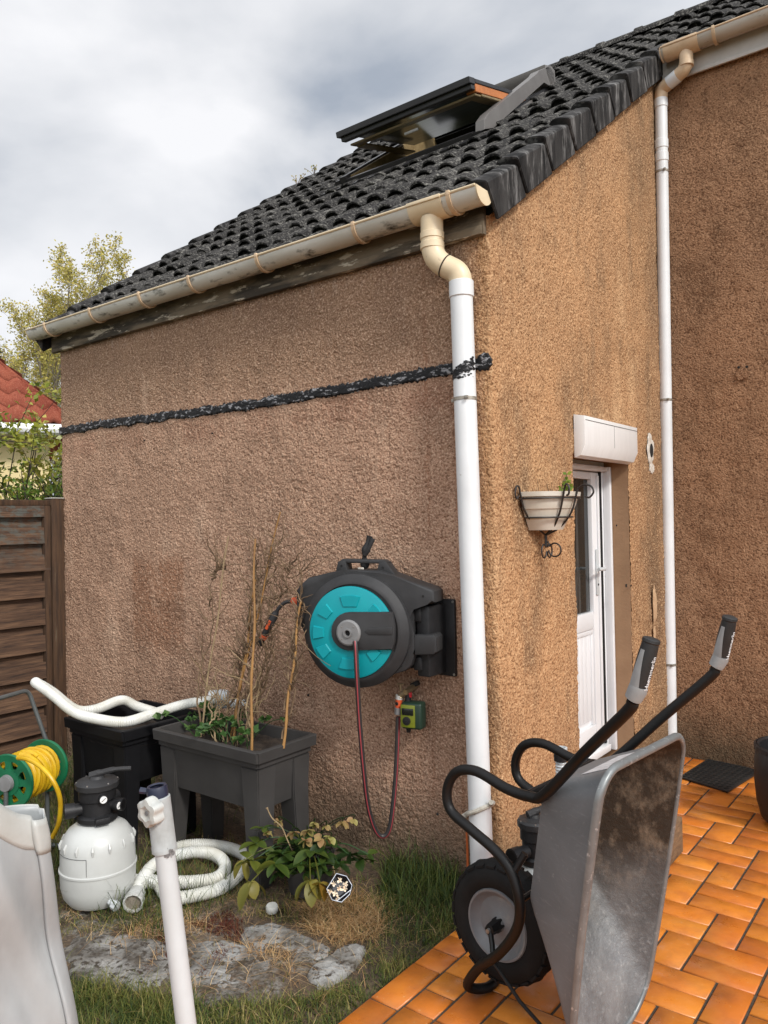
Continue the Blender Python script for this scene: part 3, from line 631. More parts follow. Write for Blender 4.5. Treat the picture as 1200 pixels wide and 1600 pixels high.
# flat underlay so nothing shows through the gaps
def in_win(f):
    cx = sum(V[q][0] for q in f)/4; cy = sum(V[q][1] for q in f)/4; return -2.06 < cx < -.90 and 1.50 < cy < 2.60
F = [f for f in F if not in_win(f)]
n0 = len(V)
for (xa, xb, ya_, yb_) in ((-3.64, XR-.03, -.09, 1.49), (-3.64, -2.06, 1.49, 2.61), (-.88, XR-.03, 1.49, 2.61), (-3.64, XR-.03, 2.61, YR+.1)):
    n0 = len(V)
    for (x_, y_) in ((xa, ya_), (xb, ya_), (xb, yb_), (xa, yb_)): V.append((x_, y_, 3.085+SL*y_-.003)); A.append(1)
    F.append((n0, n0+1, n0+2, n0+3))
n0 = len(V)
for p in ((XR-.03, 2.36, 3.02+SL*2.45), (4.4, 2.36, 3.02+SL*2.45), (4.4, YR+.1, 3.02+SL*(YR+.2)), (XR-.03, YR+.1, 3.02+SL*(YR+.2))): V.append(p); A.append(1)
F.append((n0, n0+1, n0+2, n0+3))
# far slope
n0 = len(V)
for p in ((-3.66, YR, 3.10+SL*YR), (4.4, YR, 3.10+SL*YR), (4.4, YR+4, 3.10+SL*(YR-4)), (-3.66, YR+4, 3.10+SL*(YR-4))): V.append(p); A.append(1)
F.append((n0+3, n0+2, n0+1, n0))
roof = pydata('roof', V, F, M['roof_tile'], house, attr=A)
me = roof.data
bmx = bmesh.new(); bmx.from_mesh(me)
for f in bmx.faces: f.smooth = True
for ed in bmx.edges:
    if len(ed.link_faces) == 2 and ed.calc_face_angle(0) > .7: ed.smooth = False
bmx.to_mesh(me); bmx.free()
# ridge caps
kx = -3.70
while kx < 4.3:
    bm = NB(); rs = []
    for s, (dx, r) in enumerate(((0, .098), (.004, .108), (.07, .106), (.075, .098), (.40, .092))):
        rs.append([Vector((kx+dx, YR+r*1.25*math.cos(a), 3.075+SL*YR+r*1.0*math.sin(a)+.006)) for a in [PI*q/10 for q in range(11)]])
    for a, b in zip(rs, rs[1:]):
        va = [bm.verts.new(p) for p in a]; vb = [bm.verts.new(p) for p in b]
        for q in range(10): bm.faces.new((va[q], va[q+1], vb[q+1], vb[q]))
    va = [bm.verts.new(p) for p in rs[0]]; bm.faces.new(va)
    bmesh.ops.remove_doubles(bm, verts=bm.verts, dist=1e-5); bmesh.ops.recalc_face_normals(bm, faces=bm.faces)
    obj('ridge_cap', bm, M['roof_tile'], roof); kx += .37
# verge tiles: skirt hanging over the gable wall
dn = Vector((0, -SL, 1)).normalized(); up = Vector((0, 1, SL)).normalized()
def verge(x, yf, sgn, L=.335):
    bm = NB(); z0 = 3.088+SL*yf; tilt = .028
    # local frame (s up-slope, n normal, x outward)
    def P(s, nn, xx): return Vector((x+sgn*xx, yf, z0))+up*s+dn*nn
    prof = [(-.105, .030), (-.080, .054), (-.055, .062), (-.022, .056), (.012, .044), (.020, .034), (.020, -.108), (.004, -.108), (.004, .004), (-.10, .004)]
    rs = []
    for s, lift in ((-.004, tilt), (L, .0)):
        rs.append([P(s+.004*noise.noise(Vector((a*90, b*90, yf))), b+lift if b > -.05 else b+lift*.3, a+(.003 if s < .01 and a > -.02 else 0)) for a, b in prof])
    rings(bm, rs); bmesh.ops.recalc_face_normals(bm, faces=bm.faces)
    be = [e for e in bm.edges if e.calc_face_angle(0) > .9]
    bmesh.ops.bevel(bm, geom=be, offset=.004, segments=2, affect='EDGES')
    return obj('verge_tile', bm, M['verge_tile'], roof, smooth=22)
k = 0
while -.065+.29*k < 2.35: verge(XR+rnd.uniform(-.004, .004), -.065+.29*k, 1); k += 1
k = 0
while -.12+.285*k < 4.0: verge(-3.66, -.12+.285*k, -1); k += 1
# ---- fascias
bm = NB(); box(bm, (-3.625, -.030, 2.905), (-.012, -.004, 3.06), .003); o = obj('fascia', bm, M['fascia_peel'], house)
bm = NB(); box(bm, (-3.60, -.040, 2.905), (-.02, -.0305, 2.945), .003); obj('trim_batten', bm, M['fascia_peel'], o)
bm = NB(); box(bm, (.05, DY-.035, 4.595), (4.4, DY-.012, 4.79), .002); box(bm, (.05, DY-.047, 4.585), (4.4, DY-.036, 4.612), .002); obj('fascia', bm, M['fascia_metal'], house)
# ---- gutters
def gutter(x0, x1, yc, zt, r, m, slope, endcap_m, name='gutter'):
    bm = NB(); n = 14
    def ring(x, rr, lip=0): return [Vector((x, yc+rr*math.cos(PI+PI*q/n), zt+slope*(x-x1)+rr*math.sin(PI+PI*q/n))) for q in range(n+1)]
    xs = np.linspace(x0, x1, 20)
    for rr, fl in ((r, False), (r-.003, True)):
        prev = None
        for x in xs:
            cur = [bm.verts.new(p) for p in ring(x, rr)]
            if prev:
                for q in range(n):
                    f = (prev[q], prev[q+1], cur[q+1], cur[q]); bm.faces.new(f[::-1] if fl else f)
            prev = cur
    g = obj(name, bm, m, house)
    bm = NB(); tube(bm, [(x0, yc-r, zt+slope*(x0-x1)), (x1, yc-r, zt)], .0065, 8); obj('lip', bm, m if endcap_m is None else endcap_m, g)
    for x in ((x0, x1) if endcap_m else ()):
        bm = NB(); vs = ring(x-.002 if x == x0 else x+.002, r+.003); A_ = [bm.verts.new(p) for p in vs]; B_ = [bm.verts.new(p+Vector((.006 if x == x1 else -.006, 0, 0))) for p in vs]
        bm.faces.new(A_); bm.faces.new(B_[::-1])
        for q in range(len(A_)): bm.faces.new((A_[q], B_[q], B_[(q+1) % len(A_)], A_[(q+1) % len(A_)]))
        bmesh.ops.recalc_face_normals(bm, faces=bm.faces); obj('end_cap', bm, endcap_m, g)
    return g
GY, GZ, GR = -.112, 3.062, .066
g1 = gutter(-3.70, .035, GY, GZ, GR, M['gutter'], 0.0, M['pvc_cream'])
def gbracket(x, yc, zt, r, g, m):
    bm = NB(); n = 12; a0 = []
    for dx in (-.010, .010):
        for rr in (r+.001, r+.010):
            a0.append([Vector((x+dx, yc+rr*math.cos(PI+PI*q/n), zt+rr*math.sin(PI+PI*q/n))) for q in range(n+1)])
    ring_ = [[a0[0][q], a0[1][q], a0[3][q], a0[2][q]] for q in range(n+1)]
    rings(bm, ring_); bmesh.ops.recalc_face_normals(bm, faces=bm.faces)
    box(bm, (x-.009, yc-r-.010, zt-.012), (x+.009, yc-r+.004, zt+.010), .002)
    obj('bracket', bm, m, g)
for x in (-.10, -.64, -1.31, -1.875, -2.35, -2.89, -3.45): gbracket(x, GY, GZ, GR, g1, M['bracket_tan'])
# running outlet + tee on gutter A
def sleeve(x0, x1, yc, zt, r, m, g):
    bm = NB(); n = 14; rs = []
    for x, rr in ((x0, r), (x0, r+.005), (x1, r+.005), (x1, r)): rs.append([Vector((x, yc+rr*math.cos(PI+PI*q/n), zt+rr*math.sin(PI+PI*q/n))) for q in range(n+1)])
    V_ = [[bm.verts.new(p) for p in q] for q in rs]
    for a, b in zip(V_, V_[1:]):
        for q in range(n): bm.faces.new((a[q], a[q+1], b[q+1], b[q]))
    bmesh.ops.recalc_face_normals(bm, faces=bm.faces)
    box(bm, (x0, yc-r-.011, zt-.008), (x1, yc-r+.002, zt+.007), .002); obj('outlet', bm, m, g)
sleeve(-.32, -.14, GY, GZ, GR+.001, M['pvc_cream'], g1)
def pipe_part(name, pts, r, m, parent, seg_=24, extra=None):
    bm = NB(); tube(bm, pts, r, seg_)
    if extra:
        for pp, rr, hh, d in extra: lathe(bm, [(rr-.003, 0), (rr, .002), (rr, hh-.002), (rr-.003, hh)], pp, d, seg_)
    return obj(name, bm, m, parent)
# downpipe 1
pt = Vector((-.113, -.066, 2.69)); pb = Vector((-.066, -.066, -.03)); PR = .0505
dp = pipe_part('downpipe', [pt+(pb-pt)*s for s in np.linspace(0, 1, 12)], PR, M['pvc_white'], house, 32)
bm = NB(); lathe(bm, [(PR, 0), (PR+.005, .004), (PR+.005, .072), (PR, .076)], pt+Vector((.0015, 0, -.062)), (0, 0, 1), 32); obj('socket', bm, M['pvc_white'], dp)
e0 = Vector((-.232, GY, GZ-GR+.01)); e1 = Vector((-.232, GY, 2.815)); e2 = Vector((-.117, -.070, 2.755)); 
path = fillet([e0, e1, Vector((-.115, -.070, 2.74)), Vector((-.113, -.066, 2.665))], .075, 8)
bm = NB(); tube(bm, path, PR+.001, 28, caps=(False, False))
for (p, d) in ((Vector((-.232, GY, 2.905)), (0, 0, 1)), (Vector((-.232, GY, 2.86)), (0, 0, 1))): lathe(bm, [(PR+.001, 0), (PR+.0045, .003), (PR+.0045, .03), (PR+.001, .033)], p, d, 28)
obj('elbow', bm, M['pvc_cream'], dp)
dd = (Vector((-.115, -.070, 2.74))-e1).normalized()
bm = NB(); lathe(bm, [(PR+.0012, -.002), (PR+.0042, 0), (PR+.0042, .003), (PR+.0012, .005)], e1.lerp(Vector((-.115, -.07, 2.74)), .45), dd, 28, caps=(False, False)); obj('joint_ring', bm, M['joint'], dp)
def collar(p, r, m, parent, tiltv=(0, 0, 1), lug=(-1, 0, 0), flat=.016):
    bm = NB(); lathe(bm, [(r+.0008, 0), (r+.003, .001), (r+.003, flat-.001), (r+.0008, flat)], p, tiltv, 28, caps=(False, False))
    q = Vector(p)+Vector(lug)*(r+.010)
    box(bm, q-Vector((.011, .004, 0)), q+Vector((.011, .004, flat)), .002)
    q = Vector(p)+Vector((0, -1, 0))*(r)+Vector((-lug[0]*r*.75, 0, 0)); box(bm, q-Vector((.008, .006, 0)), q+Vector((.008, .004, flat)), .002)
    obj('pipe_clamp', bm, m, parent)
collar((-.1045, -.066, 2.165), PR, M['zinc_strap'], dp)
# rope tied low round downpipe 1
bm = NB(); c = Vector((-.0725, -.066, .36)); pts = []
for k in range(25):
    a = 2*PI*k/24; pts.append(c+Vector((math.cos(a)*(PR+.008), math.sin(a)*(PR+.008), .030*math.cos(a))))
tube(bm, pts, .010, 8); tube(bm, [c+Vector((PR+.012, -.01, .03)), c+Vector((PR+.024, -.03, .05))], .011, 8); tube(bm, [c+Vector((-PR-.004, -.02, -.03)), c+Vector((-PR-.018, -.03, -.045))], [.011, .014], 8)
obj('rope_tie', bm, mat('rope', (.52, .49, .42), (.35, .32, .26), 60, rough=.9, bsc=200, bd=.003), dp)
# tar smear on pipe
bm = NB(); 
for i in range(210):
    a = rnd.uniform(PI*1.02, PI*1.99); f_ = (a-PI)/PI; z = 2.275+.05*f_**2+rnd.gauss(0, .005+.013*f_); s = rnd.uniform(.002, .013) if i % 4 else rnd.uniform(.001, .003)
    cx = pt.lerp(pb, (pt.z-z)/(pt.z-pb.z)); d = Vector((math.cos(a), math.sin(a), 0)); p = cx+d*(PR+.0008); t_ = Vector((-d.y, d.x, 0))
    vs = [bm.verts.new(p+t_*math.cos(q)*s*rnd.uniform(.7, 1.5)+Vector((0, 0, math.sin(q)*s*.7))+d*.0006) for q in [2*PI*j/7 for j in range(7)]]; bm.faces.new(vs)
obj('tar_smear', bm, M['tar'], dp, smooth=0)
# gutter E and downpipe 2
GY2, GZ2, GR2 = DY-.112, 4.765, .066
g2 = gutter(.085, 4.3, GY2, GZ2, GR2, M['gutter_brown'], 0.0, M['bracket_tan'])
for x in (.42, 1.1, 1.8, 2.5, 3.3): gbracket(x, GY2, GZ2, GR2, g2, M['bracket_tan'])
sleeve(.10, .32, GY2, GZ2, GR2+.001, M['bracket_tan'], g2)
P2 = .0405
pt2 = Vector((.044, DY-.058, 4.50)); pb2 = Vector((.004, DY-.058, -.02))
dp2 = pipe_part('downpipe', [pt2+(pb2-pt2)*s for s in np.linspace(0, 1, 12)], P2, M['pvc_white'], house, 28)
for z in (4.42, 4.14, 4.05):
    p = pt2.lerp(pb2, (pt2.z-z)/(pt2.z-pb2.z)); bm = NB(); lathe(bm, [(P2, 0), (P2+.004, .003), (P2+.004, .06), (P2, .064)], p, (0, 0, 1), 28); obj('socket', bm, M['pvc_white'], dp2)
j0 = Vector((.232, GY2, GZ2-GR2+.01)); j1 = Vector((.232, GY2, 4.600)); j2 = Vector((.048, DY-.06, 4.545)); j3 = Vector((.044, DY-.058, 4.48))
pth = fillet([j0, j1, j2, j3], .06, 8)
bm = NB(); tube(bm, pth, P2+.003, 26, caps=(False, False)); lathe(bm, [(P2+.003, 0), (P2+.007, .003), (P2+.007, .03), (P2+.003, .033)], j0+Vector((0, 0, -.10)), (0, 0, 1), 26); obj('elbow', bm, M['bracket_tan'], dp2)
bm = NB(); tube(bm, [j1.lerp(j2, .32), j1.lerp(j2, .68)], P2+.0045, 26); obj('joint_sleeve', bm, M['pvc_white'], dp2)
for z in (3.975, 2.415, .62):
    p = pt2.lerp(pb2, (pt2.z-z)/(pt2.z-pb2.z)); collar(p, P2, M['zinc_strap'], dp2)
# ---- door
XD = -.155                                   # face of the frame
df = NB()
y0, y1, zb, zt_ = DYo0-.0, DYo1-.004, .20, DTOP-.02
box(df, (XD-.06, y1-.055, zb), (XD+.004, y1, zt_), .004)                 # hinge stile
box(df, (XD-.06, y0-.03, zb), (XD+.004, y0+.04, zt_), .004)
box(df, (XD-.06, y0+.041, zt_-.06), (XD+.002, y1-.056, zt_), .004)
box(df, (XD-.06, y0+.041, zb), (XD+.03, y1-.056, zb+.04), .004)
dfr = obj('door_frame', df, M['door_white'], house)
bm = NB(); box(bm, (XD-.05, y1-.0725, zb+.045), (XD+.006, y1-.0555, zt_-.06)); obj('gasket', bm, M['dark_hole'], dfr)
leaf = NB(); ya, yb = y0+.045, y1-.073; za, zc_ = zb+.045, zt_-.065; zm = 1.01; sw = .115
box(leaf, (XD-.05, yb-sw, za), (XD-.004, yb, zc_), .006); box(leaf, (XD-.05, ya, za), (XD-.004, ya+sw, zc_), .006)
for a, b in ((za, za+.14), (zm-.05, zm+.055), (zc_-.045, zc_)): box(leaf, (XD-.05, ya+sw+.0005, a), (XD-.006, yb-sw-.0005, b), .006)
for a, b in ((za+.14, zm-.05),):              # grooved lower panel
    n = 7
    for i in range(n):
        p0 = ya+sw+.03+(yb-ya-2*sw-.06)*i/n; p1 = ya+sw+.03+(yb-ya-2*sw-.06)*(i+1)/n
        box(leaf, (XD-.045, p0+.001, a+.03), (XD-.020, p1-.001, b-.03), .003)
    box(leaf, (XD-.046, ya+sw+.0005, a), (XD-.028, yb-sw-.0005, b))
    box(leaf, (XD-.04, ya+sw+.002, b-.03), (XD-.012, yb-sw-.002, b-.001), .004); box(leaf, (XD-.04, yb-sw-.03, a), (XD-.013, yb-sw-.001, b-.031), .004)
# moulded strip on the closing stile
box(leaf, (XD-.004, yb-.045, za+.02), (XD+.006, yb-.018, zc_-.02), .003)
lf = obj('door', leaf, M['door_white'], house)
bm = NB(); box(bm, (XD-.036, ya+sw+.0006, zm+.056), (XD-.030, yb-sw-.0006, zc_-.046)); gl = obj('glass', bm, M['door_pane'], lf)
bm = NB()
for k in range(9): 
    yy = ya+sw+.02+k*.055; box(bm, (XD-.12, yy, zm+.06), (XD-.110, yy+.034, zc_-.11), .004)
obj('curtain', bm, mat('curtain', (.10, .10, .10), (.18, .18, .17), 5, rough=.8), lf)
hp = Vector((XD+.010, yb-.062, 1.32))
bm = NB(); box(bm, (XD-.003, yb-.085, 1.16), (XD+.006, yb-.048, 1.44), .004); tube(bm, fillet([hp+Vector((-.01, 0, 0)), hp+Vector((.045, 0, 0)), hp+Vector((.045, -.115, .004))], .02), .010, 12); obj('handle', bm, M['white_plastic'], lf)
bm = NB(); lathe(bm, [(.007, 0), (.007, .003)], (XD+.006, yb-.066, 1.225), (1, 0, 0), 10); obj('keyhole', bm, M['dark_hole'], lf)
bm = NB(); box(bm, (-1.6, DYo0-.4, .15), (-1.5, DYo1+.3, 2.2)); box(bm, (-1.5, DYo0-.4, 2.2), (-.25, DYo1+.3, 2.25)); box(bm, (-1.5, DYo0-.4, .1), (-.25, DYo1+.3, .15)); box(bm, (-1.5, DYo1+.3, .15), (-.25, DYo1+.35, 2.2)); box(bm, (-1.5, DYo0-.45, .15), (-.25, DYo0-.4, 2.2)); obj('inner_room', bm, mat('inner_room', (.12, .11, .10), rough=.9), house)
# roller shutter box
bx = NB(); yb0, yb1 = DYo0+.006, DYo1-.018; bz0, bz1 = 1.965, 2.172; pr = .068
prof = [(0.006, bz0+.018), (.03, bz0+.0), (pr, bz0+.040), (pr, bz1-.020), (pr-.008, bz1-.006), (0.006, bz1)]
prof = [(.006, bz0-.012), (pr-.025, bz0+.0), (pr, bz0+.055), (pr, bz1), (.006, bz1+.012)]
prism(bx, [Vector((x, yb0, z)) for x, z in prof], (0, yb1-yb0, 0), .002)
sb = obj('shutter_box', bx, M['box_white'], house)
bm = NB(); box(bm, (pr+.0002, yb0+.01, bz1-.022), (pr+.0016, yb1-.006, bz1-.0195)); box(bm, (pr+.0002, (yb0+yb1)/2+.02, bz0+.06), (pr+.001, (yb0+yb1)/2+.0215, bz1-.024)); obj('seam', bm, M['grey_plastic'], sb)
bm = NB(); box(bm, (XD+.005, y1-.030, .2), (XD+.05, y1-.002, bz0-.02), .003); box(bm, (XD+.005, DYo0+.003, bz0-.05), (XD+.04, y1-.031, bz0-.022), .002); obj('guide_rail', bm, M['door_white'], sb)
# ---- roof window
RX0, RX1 = -2.08, -.86; RY0, RY1 = 1.47, 2.62; RZ = 3.10
def RP(x, y, h): return Vector((x, y, RZ+SL*y))+dn*h
wf = NB()
def rbox(bm, x0, x1, ya_, yb_, h0, h1, bev=.004):
    vs = [RP(x, y, h) for x in (x0, x1) for y in (ya_, yb_) for h in (h0, h1)]
    v = [bm.verts.new(p) for p in vs]
    fs = [bm.faces.new([v[i] for i in q]) for q in ((0, 1, 3, 2), (4, 6, 7, 5), (0, 4, 5, 1), (2, 3, 7, 6), (0, 2, 6, 4), (1, 5, 7, 3))]
    if bev: bmesh.ops.bevel(bm, geom=list({e for f in fs for e in f.edges}), offset=bev, segments=2, affect='EDGES')
t_ = .06
rbox(wf, RX0, RX0+t_, RY0, RY1, -.06, .10); rbox(wf, RX1-t_, RX1, RY0, RY1, -.06, .07)
rbox(wf, RX0+t_+.001, RX1-t_-.001, RY0, RY0+.05, -.06, .075)
rwin = obj('roof_window', wf, M['alu_dark'], house)
bm = NB(); rbox(bm, RX0-.12, RX1+.10, RY0-.11, RY0-.001, .035, .048, .002); rbox(bm, RX0-.05, RX0-.001, RY0, RY1+.1, .03, .085, .003); obj('flashing', bm, M['alu_dark'], rwin)
bm = NB(); rbox(bm, RX0+t_+.002, RX0+t_+.022, RY0+.052, RY1, -.25, .085, .003); rbox(bm, RX1-t_-.022, RX1-t_-.002, RY0+.052, RY1, -.25, .06, .003)
rbox(bm, RX0+t_+.023, RX1-t_-.023, RY0+.052, RY0+.075, -.22, .065, .003); obj('inner_lining', bm, M['wood_frame'], rwin)
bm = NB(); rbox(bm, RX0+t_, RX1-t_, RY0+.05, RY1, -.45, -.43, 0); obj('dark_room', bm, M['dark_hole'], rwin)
# wedge-shaped side cover and hood at the upper end
a = ax(757, 203, RX1+.05); 
bm = NB()
sidepx = [(757, 202), (757, 186), (764, 176), (838, 116), (842, 110), (860, 102), (867, 110), (868, 128), (858, 134), (850, 128), (772, 200)]
pr_ = [ax(x, y, RX1+.03) for x, y in sidepx]; prism(bm, pr_, (-.07, 0, 0), .003); obj('side_cover', bm, M['alu_grey'], rwin, smooth=18)
bm = NB(); lowpx = [(762, 204), (800, 177), (850, 143), (853, 156), (800, 186), (770, 207)]
prism(bm, [ax(x, y, RX1+.015) for x, y in lowpx], (-.04, 0, 0), .002); obj('side_flashing', bm, M['alu_grey'], rwin)
top = ax(858, 113, RX1+.03)
bm = NB(); q = [top+Vector((0, -.06, -.02)), top+Vector((0, -.07, .03)), top+Vector((0, .0, .055)), top+Vector((0, .09, .03)), top+Vector((0, .10, -.10)), top+Vector((0, .02, -.09))]
prism(bm, q, (RX0-RX1-.05, 0, 0), .006); obj('hood', bm, M['alu_grey'], rwin)
# sash, pivoted open
L0 = ax(737, 122, RX1-.02); P0 = ax(815, 147, RX1-.02)
sash_dir = (P0-L0); sash_dir.x = 0; sl_ = sash_dir.length; sash_dir.normalize(); sn = Vector((1, 0, 0)).cross(sash_dir).normalized()
def SP(x, s, h): return Vector((x, L0.y, L0.z))+sash_dir*s+sn*h
def sbox(bm, x0, x1, s0, s1, h0, h1, bev=.003):
    v = [bm.verts.new(SP(x, s, h)) for x in (x0, x1) for s in (s0, s1) for h in (h0, h1)]
    fs = [bm.faces.new([v[i] for i in q]) for q in ((0, 1, 3, 2), (4, 6, 7, 5), (0, 4, 5, 1), (2, 3, 7, 6), (0, 2, 6, 4), (1, 5, 7, 3))]
    if bev: bmesh.ops.bevel(bm, geom=list({e for f in fs for e in f.edges}), offset=bev, segments=2, affect='EDGES')
SX0, SX1 = -2.01, RX1-.02; SLn = .80
bm = NB(); sbox(bm, SX0, SX1, -.02, SLn, -.012, .004); sbox(bm, SX0-.02, SX1+.004, -.045, .035, -.035, .006); sbox(bm, SX0, SX1-.004, -.02, .034, -.066, -.0355); sbox(bm, SX1-.02, SX1+.003, .036, SLn, -.024, .0035)
sash = obj('sash', bm, M['alu_dark'], rwin)
bm = NB(); sbox(bm, SX1-.075, SX1-.001, .035, SLn, -.078, -.025); obj('sash_wood', bm, M['wood_orange'], sash)
bm = NB(); sbox(bm, SX0+.035, SX1-.01, .035, .115, -.098, -.084); sbox(bm, SX0+.035, SX0+.12, .116, SLn, -.104, -.091); sbox(bm, SX1-.09, SX1-.003, .116, SLn, -.096, -.0795); obj('sash_lining', bm, M['wood_frame'], sash)
bm = NB(); sbox(bm, SX0+.11, SX1-.076, .036, SLn, -.05, -.035, 0); obj('sash_glass', bm, M['sash_pane'], sash)
bm = NB(); sbox(bm, SX1-.001, SX1+.012, .50, .60, -.07, -.035, .002); sbox(bm, SX1-.001, SX1+.02, .53, .57, -.06, -.045, .002); obj('hinge', bm, M['steel'], sash)
bm = NB(); sbox(bm, (SX0+SX1)/2-.06, (SX0+SX1)/2+.06, .06, .075, -.16, -.145, .002); obj('sash_handle', bm, M['steel'], sash)
# sprouting weeds on the roof edge
def leaves(n, fn, size, m, name, parent=None, elong=1.6, attr=None, curl=0):
    V = []; F = []; A = []
    for i in range(n):
        r = fn(i)
        if r is None: continue
        p, d, sz, col = r if len(r) == 4 else (*r, rnd.random())
        d = Vector(d).normalized(); s_ = d.cross(Vector((rnd.gauss(0, 1), rnd.gauss(0, 1), rnd.gauss(0, 1)))).normalized(); nn = d.cross(s_)
        L = size*sz*elong; w2 = size*sz*.5; k = len(V)
        V += [tuple(p), tuple(p+d*L*.45+s_*w2+nn*curl*L), tuple(p+d*L), tuple(p+d*L*.45-s_*w2+nn*curl*L)]; F.append((k, k+1, k+2, k+3)); A += [col]*4
    return pydata(name, V, F, m, parent, attr=A)

for (px_, py_, lab, h_) in ((463, 284, 'tiny weed sprouting from the left roof edge, lower one', .10), (490, 268, 'tiny weed sprouting from the left roof edge, upper one', .08)):
    b0_ = ax(px_, py_+6, -3.63); rw_ = random.Random(px_); t_w = thing('roof_weed', lab, 'weed', b0_); bm = NB(); tp0 = []
    for k in range(7):
        e_ = b0_+Vector((rw_.gauss(0, .05), rw_.gauss(0, .05), h_*rw_.uniform(.5, 1.3))); tube(bm, [b0_, b0_.lerp(e_, .5)+Vector((.01, 0, 0)), e_], .002, 4); tp0 += [e_, b0_.lerp(e_, .7)]
    obj('stems', bm, M['vine_dry'], t_w)
    leaves(30, lambda i: (tp0[i % len(tp0)], Vector((rw_.gauss(0, 1), rw_.gauss(0, 1), rw_.gauss(0, 1))), 1, rw_.random()), .014, M['leaf_spring'], 'foliage', t_w)
# ================================================================== FENCE
FX = -3.56
fn = thing('wooden_fence', 'weathered brown wooden fence with overlapping horizontal boards beside the house wall', 'fence', (FX, -1.5, 0))
for fi in range(2):
    bm = NB(); z = .015+.0*fi
    z = .01 if fi == 0 else .105
    while z < 1.77:
        h = .112 if fi == 0 else .116; yy0, yy1 = -4.2, -.11; xo = FX+(.014 if fi == 0 else -.026)+rnd.uniform(-.002, .002); tl = rnd.uniform(.004, .012); sg_ = rnd.uniform(-.004, .004)
        prev = None; ns = 40
        for k in range(ns+1):
            y = yy0+(yy1-yy0)*k/ns; wv = .007*noise.noise(Vector((y*1.3, z*7, 0)))+sg_*(k/ns); bw = .004*noise.noise(Vector((y*2, z*9, 5)))
            cur = [bm.verts.new((xo+a+bw, y, z+b+wv)) for a, b in ((tl, 0), (tl-.011, 0), (-.011, h), (0, h), (.001, h*.5+0))]
            cur = cur[:4]
            if prev:
                for q in range(4): bm.faces.new((prev[q], prev[(q+1) % 4], cur[(q+1) % 4], cur[q]))
            prev = cur
        z += .190
    obj('panel', bm, M['fence'], fn)
bm = NB(); box(bm, (FX-.03, -4.2, 1.795), (FX+.022, -.075, 1.835), .003); box(bm, (FX-.028, -.150, .02), (FX+.026, -.106, 1.794), .003); obj('frame', bm, M['fence_post'], fn)
bm = NB(); box(bm, (FX-.055, -.098, -.05), (FX+.03, -.006, 1.845), .005); po = obj('post', bm, M['fence_post'], fn)
bm = NB(); box(bm, (FX-.06, -.102, 1.846), (FX+.035, -.004, 1.853), .002); obj('post_cap', bm, M['fascia_metal'], po)

# ================================================================== NEIGHBOUR HOUSE
c = ad(118, 671, 11.6); c2 = ad(-500, 648, 9.6); ez = 3.05
A0 = Vector((c.x, c.y, 0)); ddv = (Vector((c2.x, c2.y, 0))-A0).normalized(); back = Vector((ddv.y, -ddv.x, 0))
if back.dot(cf) < 0: back = -back
nh = thing('neighbour_house', 'pale yellow house with red tiled hipped roof behind the fence', 'house', A0+ddv*4)
Lh, Dh = 9.0, 7.0
bm = NB(); q = [A0+ddv*.35+back*.35, A0+ddv*Lh+back*.35, A0+ddv*Lh+back*Dh, A0+ddv*.35+back*Dh]; prism(bm, q, (0, 0, ez)); obj('wall', bm, M['house_yellow'], nh)
# hipped roof with rows of curved tiles
rh = 3.6; V = []; F = []; A = []
def hip(o_, along, inward, L, rows, hgt, dep):
    for r in range(rows):
        s0, s1 = r/rows, (r+1)/rows
        a0, a1 = s0*dep, s1*dep; nc = int((L-2*a0)/.06)
        if nc < 2: break
        base = len(V)
        for (s, a, lift) in ((s0, a0, .085), (s1+.01, a1, .0)):
            for i in range(nc+1):
                x = a0+(L-2*a0)*i/nc; x_ = min(max(x, a), L-a)
                V.append(tuple(o_+along*x_+inward*a+Vector((0, 0, ez+.12+hgt*s+lift+.036*math.sin(x*2*PI/.24))))); A.append(.25+rnd.random()*.2 if lift else .1)
        for i in range(nc): F.append((base+i, base+i+1, base+nc+1+i+1, base+nc+1+i))
        b2_ = len(V)
        for i in range(nc+1): p = V[base+i]; V.append((p[0], p[1], p[2]-.08)); A.append(1)  # dark lower edge of each course: occlusion shade painted into the tile colour
        for i in range(nc): F.append((base+i+1, base+i, b2_+i, b2_+i+1))
hip(A0, ddv, back, Lh, 15, rh, 3.5); hip(A0+back*Dh, -back, ddv, Dh, 15, rh, 3.5)
pydata('roof', V, F, M['roof_red'], nh, attr=A)
bm = NB(); tube(bm, [A0-back*.10-ddv*.05+Vector((0, 0, ez+.03)), A0+ddv*Lh-back*.10+Vector((0, 0, ez+.03))], .085, 10); obj('gutter', bm, M['door_white'], nh)
bm = NB(); box(bm, (-.0, -.0, 0), (Lh, .30, .05)); 
bmesh.ops.transform(bm, matrix=Matrix(((ddv.x, back.x, 0, A0.x), (ddv.y, back.y, 0, A0.y), (0, 0, 1, ez-.05), (0, 0, 0, 1))), verts=bm.verts); bmesh.ops.recalc_face_normals(bm, faces=bm.faces); obj('eave_board', bm, M['fascia_metal'], nh)
for x in (2.2, 4.6):
    wb = NB(); p = A0+ddv*x+back*.33
    vs = [wb.verts.new(p+ddv*a+Vector((0, 0, 1.0+b))) for a, b in ((0, 0), (.9, 0), (.9, 1.2), (0, 1.2))]; wb.faces.new(vs)
    obj('window', wb, M['glass_pane'], nh, smooth=0)
